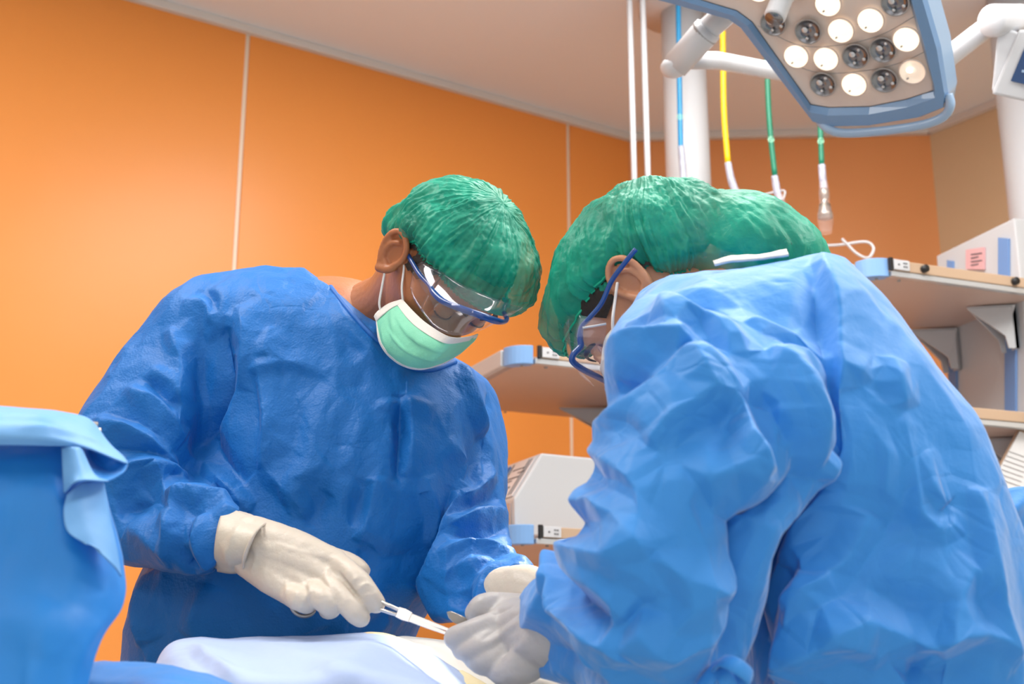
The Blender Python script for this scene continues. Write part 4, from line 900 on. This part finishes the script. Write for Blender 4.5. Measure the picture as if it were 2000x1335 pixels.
# needle holder
nh = thing('needle_holder', tuple(P(780, 1197, 1.395)), 'long polished steel forceps lying from the cream gloved fingers to the grey glove', 'surgical instrument')
mb = MB()
mb.tube([P(*c) for c in [(676, 1112, 1.46), (722, 1160, 1.41), (748, 1176, 1.390), (776, 1189, 1.388), (800, 1200, 1.387)]], .0021, 10)
mb.build('shank', M['steel'], nh)
mb = MB(); mb.tube([P(*c) for c in [(600, 1180, 1.44), (690, 1182, 1.42), (744, 1190, 1.390), (776, 1200, 1.388), (800, 1208, 1.387)]], .0021, 10); mb.build('shank', M['steel'], nh)
def blade(pts, ws, th, nm, m=M['steel']):
    mb = MB(); vs = []
    P_ = [P(*p) for p in pts]
    for i, p in enumerate(P_):
        t = (P_[min(i + 1, len(P_) - 1)] - P_[max(0, i - 1)]).normalized(); v = (p - CAM).normalized(); w = t.cross(v).normalized(); v = w.cross(t)
        for a, b in ((-1, -1), (1, -1), (1, 1), (-1, 1)): vs.append(p + w * (ws[i] * a) + v * (th * b))
    n_ = len(P_); f = [(i * 4 + k, i * 4 + (k + 1) % 4, (i + 1) * 4 + (k + 1) % 4, (i + 1) * 4 + k) for i in range(n_ - 1) for k in range(4)] + [(3, 2, 1, 0), (4 * n_ - 4, 4 * n_ - 3, 4 * n_ - 2, 4 * n_ - 1)]
    mb.add(vs, f); return mb.build(nm, m, nh, smooth=False, bevel=.0005)
blade([(776, 1194, 1.385), (788, 1199, 1.385), (802, 1205, 1.385)], [.0055, .0062, .0052], .0028, 'box_joint')
blade([(800, 1201, 1.385), (842, 1217, 1.383), (886, 1233, 1.38)], [.0028, .0024, .0014], .0022, 'jaw')
blade([(799, 1208, 1.385), (840, 1224, 1.383), (882, 1240, 1.38)], [.0028, .0024, .0014], .0022, 'jaw')
for (x, y, d) in ((592, 1184, 1.435), (682, 1104, 1.475)):
    c = P(x, y, d); mb = MB(); u = camdir(.9, .2, -.3).normalized(); w = camdir(.2, .3, .9).normalized()
    mb.tube([c + u * .013 * cos(a) + w * .010 * sin(a) for a in [2 * pi * i / 28 for i in range(29)]], .0022, 8); mb.build('finger_ring', M['steel2'], nh)

# ------------------------------------------------------------ person 2 (right, nearer)
s2o = P(1750, 1335, 1.30); p2 = bpy.data.objects.new('person', None); SC.collection.objects.link(p2)
p2.location = (s2o.x, 1.32, 0)
tag(p2, 'person in lighter blue gown at right, bent over, back to the camera, green cap', 'person', 'surgical team')
H2 = Head(P(1264, 580, 1.50), (-.42, .10, -.90), (-.40, -.90, .09))
mb = MB(); join_mesh(mb, head_mesh(), H2.M); ear_mb(-1, mb, H2); ear_mb(1, mb, H2)
mb.chain([(H2(0, .03, -.03), .056), (H2(0, .055, -.09), .054), (P(1420, 640, 1.42), .06), (P(1500, 720, 1.36), .09)], 28)
me = remesh(mb, .0022, 3, .5); mb2 = MB(); join_mesh(mb2, me)
limbs(mb2, [[(T(1500, 720, 1.36), .10), (T(1620, 1000, 1.33), .12), (Vector((s2o.x - .02, 1.34, .95)), .12)],
            [(T(1340, 720, 1.18), .045), (T(1330, 1150, 1.16), .038), (T(1310, 1200, 1.17), .036), (T(1075, 1240, 1.31), .026)],
            [(Vector((s2o.x - .1, 1.34, .92)), .08), (Vector((s2o.x - .12, 1.33, .5)), .06), (Vector((s2o.x - .12, 1.34, .1)), .04)],
            [(Vector((s2o.x + .1, 1.34, .92)), .08), (Vector((s2o.x + .12, 1.33, .5)), .06), (Vector((s2o.x + .12, 1.34, .1)), .04)]])
body2 = mb2.build('body', M['skin2'], p2); eye(H2, 1, body2, M['skin2']); eye(H2, -1, body2, M['skin2'])
legs(p2, s2o.x, 1.34, 'trouser')
hairm(H2, p2)
mb = MB(); c = H2(0, .11, -.095); R3 = H2.M.to_3x3(); mb.ellipsoid(c, R3 @ Vector((.045, 0, 0)), R3 @ Vector((0, .042, .017)), R3 @ Vector((0, -.024, .056)), 30, 20); mb.build('hair_bun', M['hair'], p2)
def R2(d):
    o = Vector((0, .055, .0)); return smax([ell_hit(o, d, (0, .012, .032), (.095, .115, .092)), ell_hit(o, d, (0, .070, .0), (.088, .078, .085)), ell_hit(o, d, (0, .100, -.095), (.074, .068, .100)), ell_hit(o, d, (0, -.050, .058), (.07, .070, .052))], 90)
def rim2(ph):
    c = cos(ph); return 1.62 + .22 * c if c > 0 else 1.62 + .12 * (-c)
me = cap_mesh(H2, (0, .055, .0), (0, .75, .65), R2, lambda ph: (1.64 + .44 * cos(ph) ** 2 if cos(ph) > .3 else 1.68 + .42 * min(1, (.3 - cos(ph)) / .5)), seed=5, pull=.020, puckn=52, pamp=.0055, ruff=.0028)
cap2 = link('bouffant_cap', me, M['cap'], p2); cap_mesh.band.build('elastic_band', M['capband'], cap2); cap2['label'] = 'loose green bouffant cap swollen over a hair bun'
# gown 2
mb = MB()
loft(mb, [(1420, 540, 1.33, 1568, 505, 1.32, .10), (1345, 535, 1.30, 1600, 505, 1.31, .20), (1270, 572, 1.27, 1640, 540, 1.31, .26), (1240, 650, 1.26, 1690, 598, 1.31, .29), (1260, 760, 1.26, 1752, 680, 1.31, .30), (1330, 890, 1.27, 1825, 790, 1.31, .31),
          (1400, 1010, 1.28, 1880, 890, 1.31, .31), (1440, 1130, 1.28, 1922, 1010, 1.31, .31), (1440, 1260, 1.28, 1958, 1150, 1.31, .32), (1430, 1420, 1.30, 1990, 1330, 1.32, .33), (1420, 2000, 1.32, 2050, 2000, 1.33, .40), (1400, 2700, 1.34, 2080, 2700, 1.34, .44)])
loft(mb, [(1240, 590, 1.24, 1400, 545, 1.24, .12), (1200, 650, 1.20, 1490, 620, 1.21, .17), (1192, 740, 1.17, 1560, 730, 1.18, .20), (1205, 840, 1.15, 1590, 860, 1.16, .21), (1185, 950, 1.14, 1560, 980, 1.15, .21), (1165, 1060, 1.14, 1500, 1060, 1.15, .21), (1140, 1160, 1.15, 1480, 1160, 1.16, .20), (1120, 1270, 1.17, 1450, 1270, 1.17, .19), (1160, 1370, 1.18, 1400, 1370, 1.18, .16)])
loft(mb, [(1012, 1152, 1.34, 1044, 1316, 1.34, .095), (1048, 1134, 1.30, 1086, 1330, 1.30, .12), (1108, 1108, 1.26, 1134, 1350, 1.26, .15), (1180, 1060, 1.21, 1200, 1390, 1.21, .17), (1260, 1000, 1.17, 1290, 1410, 1.17, .17), (1370, 1050, 1.17, 1380, 1390, 1.17, .15)])
me = remesh(mb, .0062, 8, .5, sub=1)
crumple(me, .003, 8, 6, (1.1, 1, .7), .6); facets(me, .013, 6.5, 9, (1.1, 1, .7))
G2 = [
 ([(1585, 930), (1545, 975), (1500, 1010), (1480, 1080), (1460, 1160), (1430, 1290)], -.030, .03, .022),
 ([(1490, 700), (1540, 760), (1570, 850), (1595, 940)], .020, .02, .05), ([(1440, 690), (1500, 790), (1560, 880), (1590, 940)], -.013, .018, .018), ([(1400, 640), (1470, 740), (1540, 840)], .012, .018, .018),
 ([(1460, 780), (1500, 860), (1535, 930)], -.014, .018, .018), ([(1452, 790), (1456, 860), (1475, 930), (1490, 985)], .020, .014, .05), ([(1350, 690), (1400, 740), (1452, 788)], .012, .02, .02),
 ([(1200, 690), (1270, 680), (1345, 695)], .018, .03, .016), ([(1205, 760), (1270, 750), (1340, 700)], -.013, .025, .02), ([(1195, 830), (1260, 770), (1345, 705)], .018, .03, .015), ([(1280, 880), (1350, 810), (1450, 790)], .014, .012, .04), ([(1345, 705), (1365, 750), (1395, 795)], .012, .014, .02),
 ([(1280, 590), (1340, 640), (1380, 650), (1440, 720)], .012, .014, .04), ([(1300, 580), (1380, 590), (1420, 640)], -.009, .03, .02), ([(1290, 600), (1330, 680), (1345, 700)], .010, .014, .03), ([(1225, 640), (1290, 640), (1340, 660)], .008, .02, .02),
 ([(1600, 500), (1625, 600), (1622, 740), (1608, 860), (1590, 930)], .012, .008, .04), ([(1590, 520), (1600, 600), (1605, 700)], -.007, .02, .010), ([(1460, 630), (1540, 680), (1615, 720)], .009, .012, .03), ([(1500, 700), (1560, 720), (1610, 790)], .008, .02, .02),
 ([(1120, 1000), (1200, 985), (1280, 1080)], .016, .03, .016), ([(1080, 1060), (1160, 1080), (1280, 1082)], .020, .03, .02), ([(1100, 1100), (1150, 1180), (1210, 1215)], -.016, .02, .02), ([(1130, 1110), (1200, 1160), (1240, 1200)], .014, .02, .03), ([(1060, 1090), (1100, 1130), (1120, 1200), (1235, 1290)], .018, .015, .035),
 ([(1190, 830), (1200, 900), (1260, 960), (1275, 1075)], .013, .015, .04), ([(1180, 870), (1175, 960), (1130, 1000)], .010, .02, .03), ([(1280, 1085), (1400, 1140), (1470, 1130)], .016, .03, .02), ([(1245, 1210), (1320, 1260), (1430, 1200)], .012, .03, .02), ([(1370, 960), (1420, 930), (1480, 960)], .013, .02, .03), ([(1350, 980), (1440, 1010), (1480, 1060)], -.010, .03, .02), ([(1020, 1240), (1080, 1160), (1100, 1130)], .010, .014, .03),
 ([(1035, 1250), (1100, 1290), (1180, 1330)], -.010, .03, .03), ([(1140, 1250), (1160, 1320)], .009, .02, .03), ([(1250, 1280), (1330, 1200), (1380, 1150)], .010, .03, .02),
 ([(1590, 950), (1560, 1050), (1520, 1160), (1500, 1260)], .014, .012, .05), ([(1540, 1050), (1500, 1180), (1510, 1330)], -.010, .02, .016), ([(1600, 1120), (1560, 1240), (1550, 1330)], .012, .012, .04), ([(1575, 1060), (1600, 1150), (1560, 1200)], .010, .012, .03), ([(1700, 1000), (1660, 1100), (1600, 1180), (1540, 1320)], .013, .02, .04), ([(1760, 990), (1700, 1080), (1640, 1180)], -.009, .03, .03),
 ([(1620, 720), (1700, 750), (1760, 800)], .009, .02, .02), ([(1690, 740), (1720, 770), (1765, 795)], -.008, .012, .02), ([(1740, 700), (1750, 750), (1762, 800)], .008, .02, .02), ([(1650, 780), (1660, 900), (1640, 1000)], .007, .03, .03), ([(1760, 820), (1780, 930), (1790, 1000), (1830, 1040), (1870, 1020)], .007, .012, .02), ([(1800, 880), (1820, 960), (1850, 990)], .006, .01, .02), ([(1700, 830), (1730, 900), (1720, 980)], .006, .02, .02),
 ([(1900, 950), (1915, 1040), (1930, 1150), (1965, 1290)], .012, .012, .03), ([(1520, 1330), (1620, 1260), (1700, 1210), (1800, 1260)], .016, .03, .02), ([(1620, 1225), (1680, 1250), (1720, 1290)], .010, .014, .02), ([(1780, 1260), (1850, 1230), (1910, 1235), (1980, 1290)], .016, .02, .02), ([(1810, 1300), (1830, 1240), (1860, 1170), (1900, 1100)], .012, .02, .03), ([(1700, 1150), (1780, 1180), (1860, 1170)], -.007, .03, .03), ([(1770, 1330), (1800, 1290), (1812, 1262)], -.012, .02, .02)]
folds(me, G2, 1.7); me = planar(me, 4200, 3, 7); crumple(me, .0010, 16, 8, (1, 1, .7)); facets(me, .0018, 16, 4)
g2 = link('surgical_gown', me, M['gown2'], p2)
# collar lining, back placket flap, ties
patch('collar_lining', [[(1392, 508, 1.235), (1430, 500, 1.225), (1480, 497, 1.22), (1536, 487, 1.225)], [(1395, 514, 1.228), (1434, 509, 1.218), (1482, 505, 1.213), (1540, 497, 1.218)]], M['maskw'], g2, k=8, thick=.003, crump=(.0015, 40, 3))
patch('back_flap', [[(1898, 946, 1.30), (1940, 958, 1.30), (1985, 952, 1.32), (2050, 950, 1.36)], [(1905, 1010, 1.27), (1950, 1050, 1.30), (2010, 1040, 1.32), (2080, 1040, 1.36)], [(1922, 1100, 1.25), (1980, 1150, 1.29), (2040, 1150, 1.32), (2100, 1150, 1.36)], [(1935, 1220, 1.24), (2000, 1260, 1.28), (2060, 1260, 1.32), (2120, 1260, 1.36)], [(1950, 1400, 1.24), (2020, 1400, 1.28), (2080, 1400, 1.32), (2140, 1400, 1.36)]], M['gown2'], g2, k=14, thick=.002,
      foldlist=[([(1910, 970), (1950, 1000), (2000, 970)], .014, .02, .012), ([(1930, 1060), (1970, 1080), (2010, 1120)], .014, .02, .02), ([(1950, 1120), (1960, 1200), (1980, 1280)], -.012, .02, .02), ([(1940, 1100), (2000, 1190)], .012, .02, .02)], crump=(.004, 14, 2))
for q in ([(1396, 1306, 1.085), (1412, 1290, 1.07), (1440, 1300, 1.06), (1465, 1322, 1.07), (1440, 1318, 1.075), (1412, 1300, 1.08), (1380, 1330, 1.08), (1360, 1370, 1.08)], [(1404, 1306, 1.08), (1420, 1330, 1.07), (1440, 1380, 1.08)]):
    mb = MB(); mb.tube([Vector(x) for x in crom([tuple(P(*c)) for c in q], 6)], .0075, 10, flat=.3); mb.build('waist_tie', M['gown2'], g2)
# mask, ear loop and goggles of person 2
m2 = patch('face_mask', [[(1196, 640, 1.425), (1182, 660, 1.43), (1176, 690, 1.45), (1172, 720, 1.48)], [(1206, 660, 1.415), (1194, 690, 1.41), (1188, 720, 1.43), (1184, 745, 1.48)], [(1222, 670, 1.42), (1216, 710, 1.41), (1210, 750, 1.43), (1205, 770, 1.48)]], M['maskw'], p2, k=8, thick=.0012, crump=(.0008, 40, 3))
m2['label'] = 'white face mask edge seen from the side'
mb = MB(); mb.tube([Vector(x) for x in crom([tuple(P(*c)) for c in [(1206, 552, 1.42), (1202, 580, 1.415), (1197, 620, 1.412), (1197, 648, 1.42)]], 6)], .0018, 8); mb.build('ear_loop', M['string'], m2)
g3_ = bpy.data.objects.new('goggles', None); SC.collection.objects.link(g3_); g3_.parent = p2; g3_.matrix_parent_inverse = root_matrix(p2).inverted(); g3_.location = P(1150, 680, 1.45); g3_['label'] = 'clear safety goggles with blue frame seen from the side'
fr = [(1242, 486, 1.385), (1223, 510, 1.392), (1195, 548, 1.408), (1175, 592, 1.418), (1152, 620, 1.425), (1136, 638, 1.43), (1133, 660, 1.432), (1134, 676, 1.432), (1120, 692, 1.432), (1119, 706, 1.435), (1140, 722, 1.45), (1168, 736, 1.48), (1195, 750, 1.51)]
q = crom([tuple(P(*c)) + (.0030 if i < 6 else .0038,) for i, c in enumerate(fr)], 8)
mb = MB(); mb.tube([Vector(x[:3]) for x in q], [x[3] for x in q], 12); mb.build('frame', M['frame'], g3_)
patch('clear_lens', [[(1132, 616, 1.425), (1165, 620, 1.422), (1185, 628, 1.42)], [(1122, 660, 1.43), (1150, 668, 1.428), (1182, 680, 1.425)], [(1120, 706, 1.44), (1150, 720, 1.45), (1190, 742, 1.47)]], M['visor'], g3_, k=8, thick=.0012)
patch('clear_lens', [[(1110, 622, 1.45), (1100, 640, 1.49), (1105, 650, 1.55)], [(1112, 665, 1.45), (1108, 690, 1.49), (1115, 700, 1.55)], [(1119, 706, 1.44), (1135, 735, 1.48), (1160, 755, 1.55)]], M['visor'], g3_, k=8, thick=.0012)
mb = MB(); mb.tube([P(*c) for c in [(1138, 640, 1.42), (1162, 636, 1.418), (1184, 632, 1.415)]], .0014, 8); mb.build('lens_clip', M['white'], g3_)
# gloved hand of person 2
H3 = [[(1075, 1240, 1.30, .034), (1045, 1236, 1.34, .038), (1005, 1232, 1.37, .034)],
      [(1010, 1200, 1.375, .024), (972, 1184, 1.38, .0155), (944, 1184, 1.375, .0135), (928, 1196, 1.385, .0115)],
      [(1005, 1222, 1.365, .023), (958, 1226, 1.350, .0155), (914, 1238, 1.352, .0138), (890, 1246, 1.362, .0125)],
      [(1005, 1248, 1.355, .024), (958, 1258, 1.340, .0165), (926, 1268, 1.346, .0138), (904, 1266, 1.362, .012)],
      [(1010, 1272, 1.345, .023), (972, 1286, 1.335, .0165), (944, 1292, 1.342, .0135), (928, 1286, 1.358, .0115)],
      [(1050, 1268, 1.32, .026), (1020, 1300, 1.315, .019), (990, 1312, 1.325, .0150), (970, 1306, 1.34, .0125)]]
g4 = hand(H3, .0022, 'surgical_glove', M['glove2'], p2, [([(940, 1250), (985, 1215), (1030, 1185)], -.003, .005, .005), ([(950, 1262), (1000, 1225), (1035, 1200)], .0025, .004, .006), ([(960, 1200), (1000, 1185)], -.003, .004, .004), ([(1030, 1250), (980, 1290)], .0025, .006, .01)])
g4['label'] = 'grey latex glove curled over the forceps tip'
cl = thing('retractor', tuple(P(895, 1210, 1.385)), 'short dull steel blade poking up between the fingers of the grey glove', 'surgical instrument')
mb = MB(); pn = camdir(.1, -1, .1).normalized(); pb = P(900, 1212, 1.388)
mb.prism([Ppl(x, y, pb, pn) for x, y in [(872, 1194), (880, 1192), (916, 1208), (940, 1222), (945, 1236), (905, 1222), (888, 1216), (876, 1206)]], pn * .003); mb.build('blade', M['steel2'], cl, smooth=False, bevel=.001)
mb = MB(); mb.tube([P(935, 1226, 1.387), P(990, 1250, 1.385)], .004, 10); mb.build('handle', M['steel2'], cl)

# ================================================================== OPERATING TABLE, PATIENT DRAPES, LEFT SCREEN DRAPE
tb = thing('operating_table', (-.35, 1.42, 0), 'operating table hidden under the drapes', 'table')
mb = MB(); mb.box((-.35, 1.42, .84), (.40, 0, 0), (0, .14, 0), (0, 0, .04)); mb.build('table_top', M['black'], tb, smooth=False, bevel=.01)
mb = MB(); mb.tube([(-.35, 1.42, .8), (-.35, 1.42, .08)], .09, 24); mb.build('pedestal', M['steel2'], tb)
mb = MB(); mb.box((-.35, 1.42, .04), (.35, 0, 0), (0, .2, 0), (0, 0, .04)); mb.build('base', M['white2'], tb, smooth=False, bevel=.01)
# pale drape over the patient
net = [[(300, 1310, 1.42), (345, 1253, 1.44), (470, 1247, 1.46), (600, 1244, 1.47), (740, 1238, 1.48), (812, 1262, 1.47), (885, 1305, 1.44), (950, 1355, 1.40)],
       [(306, 1302, 1.36), (350, 1262, 1.37), (470, 1262, 1.38), (600, 1258, 1.38), (735, 1256, 1.38), (800, 1290, 1.37), (865, 1345, 1.34), (930, 1400, 1.32)],
       [(330, 1320, 1.28), (390, 1300, 1.28), (480, 1300, 1.28), (600, 1300, 1.28), (720, 1296, 1.28), (800, 1315, 1.28), (880, 1350, 1.27), (950, 1400, 1.26)],
       [(360, 1380, 1.23), (420, 1370, 1.22), (500, 1360, 1.22), (600, 1360, 1.22), (720, 1360, 1.22), (800, 1370, 1.22), (880, 1400, 1.22), (950, 1440, 1.21)],
       [(360, 1700, 1.21), (420, 1700, 1.20), (500, 1700, 1.20), (600, 1700, 1.20), (720, 1700, 1.20), (800, 1700, 1.20), (880, 1700, 1.20), (950, 1700, 1.20)]]
o = patch('patient_drape', net, M['pdrape'], None, k=14, thick=.003, foldlist=[([(380, 1262), (420, 1300), (470, 1330)], .010, .01, .03), ([(500, 1262), (600, 1290), (700, 1330)], .006, .02, .04), ([(400, 1285), (520, 1310), (640, 1310)], -.005, .02, .02), ([(730, 1255), (700, 1290), (640, 1320)], .005, .03, .03)], crump=(.003, 10, 5))
tag(o, 'pale blue-white sheet draped over the patient in front of the left surgeon', 'drape')
q = [(590, 1246, 1.472), (680, 1240, 1.478), (740, 1236, 1.48), (795, 1252, 1.475), (840, 1276, 1.46), (885, 1302, 1.445), (935, 1328, 1.42), (975, 1352, 1.40), (1000, 1372, 1.38)]
rowA = [(x, y - 1, d) for x, y, d in q]; rowB = [(x - 4 - (i > 3) * 6, y + 8 + (i > 2) * 8 + (i > 4) * 6, d - .03) for i, (x, y, d) in enumerate(q)]
o = patch('gauze_edge', [rowA, [tuple((a[i] + b[i]) / 2 - (.006 if i == 2 else 0) for i in range(3)) for a, b in zip(rowA, rowB)], [(x, y, d - .004) for x, y, d in rowB]], M['gauze'], o, k=8, thick=.002, crump=(.0015, 30, 2))
# white lit field sheet beyond
net = [[(740, 1250, 1.56), (790, 1245, 1.57), (860, 1248, 1.57), (930, 1255, 1.56), (1010, 1275, 1.55), (1100, 1310, 1.53)],
       [(740, 1258, 1.50), (800, 1256, 1.51), (870, 1262, 1.51), (940, 1275, 1.50), (1020, 1300, 1.49), (1110, 1330, 1.47)],
       [(760, 1280, 1.45), (820, 1284, 1.45), (890, 1296, 1.45), (960, 1316, 1.44), (1040, 1325, 1.42), (1120, 1350, 1.40)],
       [(790, 1330, 1.42), (850, 1350, 1.42), (920, 1370, 1.41), (990, 1380, 1.40), (1060, 1370, 1.38), (1140, 1390, 1.36)],
       [(790, 1480, 1.41), (850, 1480, 1.41), (920, 1480, 1.40), (990, 1480, 1.39), (1060, 1480, 1.37), (1140, 1480, 1.35)]]
o = patch('field_sheet', net, M['sheetw'], None, k=10, thick=.003, crump=(.003, 12, 3)); tag(o, 'white sheet brightly lit by the surgical lamp under the grey glove', 'drape')
# blue cloth at the bottom left
net = [[(40, 1296, 1.17), (150, 1296, 1.19), (240, 1297, 1.20), (330, 1303, 1.20), (400, 1318, 1.19), (470, 1345, 1.17)],
       [(40, 1312, 1.15), (150, 1314, 1.15), (240, 1318, 1.13), (330, 1326, 1.10), (400, 1342, 1.09), (450, 1370, 1.08)],
       [(40, 1400, 1.13), (150, 1400, 1.12), (240, 1400, 1.09), (330, 1400, 1.04), (400, 1420, 1.04), (450, 1440, 1.04)],
       [(40, 1800, 1.12), (150, 1800, 1.11), (240, 1800, 1.08), (330, 1800, 1.03), (400, 1800, 1.03), (450, 1800, 1.03)]]
o = patch('blue_drape', net, M['drape'], None, k=12, thick=.003, foldlist=[([(150, 1330), (250, 1300), (350, 1310)], .002, .02, .03)], crump=(.003, 12, 9)); tag(o, 'flat blue drape along the bottom edge, below the orange wall', 'drape')
# anaesthesia screen: bar + hanging drape with a rolled fold
scn = thing('screen_drape', tuple(P(60, 1335, 1.12)), 'large out-of-focus blue drape hung as a screen at the left edge', 'drape')
mb = MB(); a = P(-200, 790, 1.10); b = P(190, 836, 1.16); mb.tube([a, b], .006, 12); mb.tube([a, (a.x, a.y, .1)], .008, 12); mb.tube([b, (b.x, b.y + .0, .1)], .004, 12); mb.build('support_bar', M['steel2'], scn)
net = [[(-260, 790, 1.09), (-120, 810, 1.10), (20, 836, 1.105), (90, 840, 1.11), (125, 850, 1.115), (165, 862, 1.135), (196, 930, 1.16)],
       [(-260, 940, 1.05), (-120, 950, 1.06), (20, 950, 1.07), (90, 950, 1.08), (124, 960, 1.09), (170, 970, 1.12), (212, 1000, 1.16)],
       [(-260, 1050, 1.05), (-120, 1060, 1.06), (20, 1060, 1.07), (90, 1055, 1.08), (140, 1060, 1.085), (200, 1075, 1.11), (236, 1090, 1.14)],
       [(-260, 1180, 1.04), (-120, 1180, 1.05), (20, 1180, 1.06), (90, 1180, 1.07), (150, 1185, 1.08), (205, 1190, 1.10), (238, 1180, 1.12)],
       [(-260, 1340, 1.03), (-120, 1340, 1.04), (20, 1340, 1.05), (60, 1335, 1.05), (100, 1330, 1.06), (140, 1320, 1.07), (178, 1298, 1.09)],
       [(-260, 1700, 1.02), (-120, 1700, 1.03), (0, 1700, 1.03), (40, 1700, 1.04), (70, 1700, 1.05), (90, 1700, 1.05), (110, 1700, 1.06)]]
patch('hanging_cloth', net, M['drape'], scn, k=12, thick=.002, foldlist=[([(130, 960), (90, 1080), (60, 1250)], .006, .04, .05), ([(30, 900), (10, 1050), (-20, 1200)], -.008, .05, .05), ([(100, 1180), (70, 1280)], .006, .04, .04)], crump=(.003, 7, 4))
patch('folded_top', [[(-260, 770, 1.10), (-100, 782, 1.10), (0, 792, 1.10), (90, 800, 1.11), (165, 814, 1.13), (188, 830, 1.15)],
                     [(-260, 790, 1.06), (-100, 800, 1.06), (0, 812, 1.06), (90, 816, 1.07), (160, 838, 1.10), (215, 868, 1.13)],
                     [(-260, 830, 1.045), (-100, 838, 1.045), (0, 846, 1.045), (90, 850, 1.055), (150, 862, 1.08), (242, 892, 1.12)],
                     [(-260, 868, 1.05), (-100, 868, 1.05), (0, 868, 1.05), (90, 870, 1.06), (165, 874, 1.085), (250, 906, 1.11)]], M['drapel'], scn, k=10, thick=.0015,
      foldlist=[([(-20, 818), (80, 820), (170, 850)], -.004, .006, .010), ([(40, 836), (130, 838), (200, 868)], .003, .006, .010)], crump=(.001, 14, 4))
patch('rolled_fold', [[(250, 905, 1.11), (238, 922, 1.10), (206, 938, 1.085), (180, 930, 1.075)],
                      [(235, 890, 1.115), (215, 915, 1.115), (190, 910, 1.115), (168, 900, 1.105)],
                      [(190, 872, 1.10), (180, 880, 1.115), (168, 876, 1.12), (150, 872, 1.105)]], M['drape'], scn, k=10, thick=.0015)
patch('curled_edge', [[(120, 872, 1.075), (146, 872, 1.072), (160, 874, 1.085)], [(122, 925, 1.070), (155, 920, 1.065), (185, 925, 1.08)], [(124, 962, 1.070), (150, 938, 1.058), (212, 938, 1.085)]], M['drapel'], scn, k=10, thick=.0015)
patch('curled_edge', [[(130, 966, 1.078), (160, 942, 1.085), (196, 938, 1.10), (204, 944, 1.11)], [(124, 1000, 1.070), (165, 990, 1.080), (205, 1000, 1.10), (216, 1010, 1.11)], [(136, 1040, 1.065), (180, 1050, 1.075), (215, 1060, 1.09), (228, 1068, 1.10)], [(190, 1070, 1.075), (212, 1092, 1.08), (228, 1110, 1.09), (238, 1125, 1.10)]], M['drapel'], scn, k=10, thick=.0015)
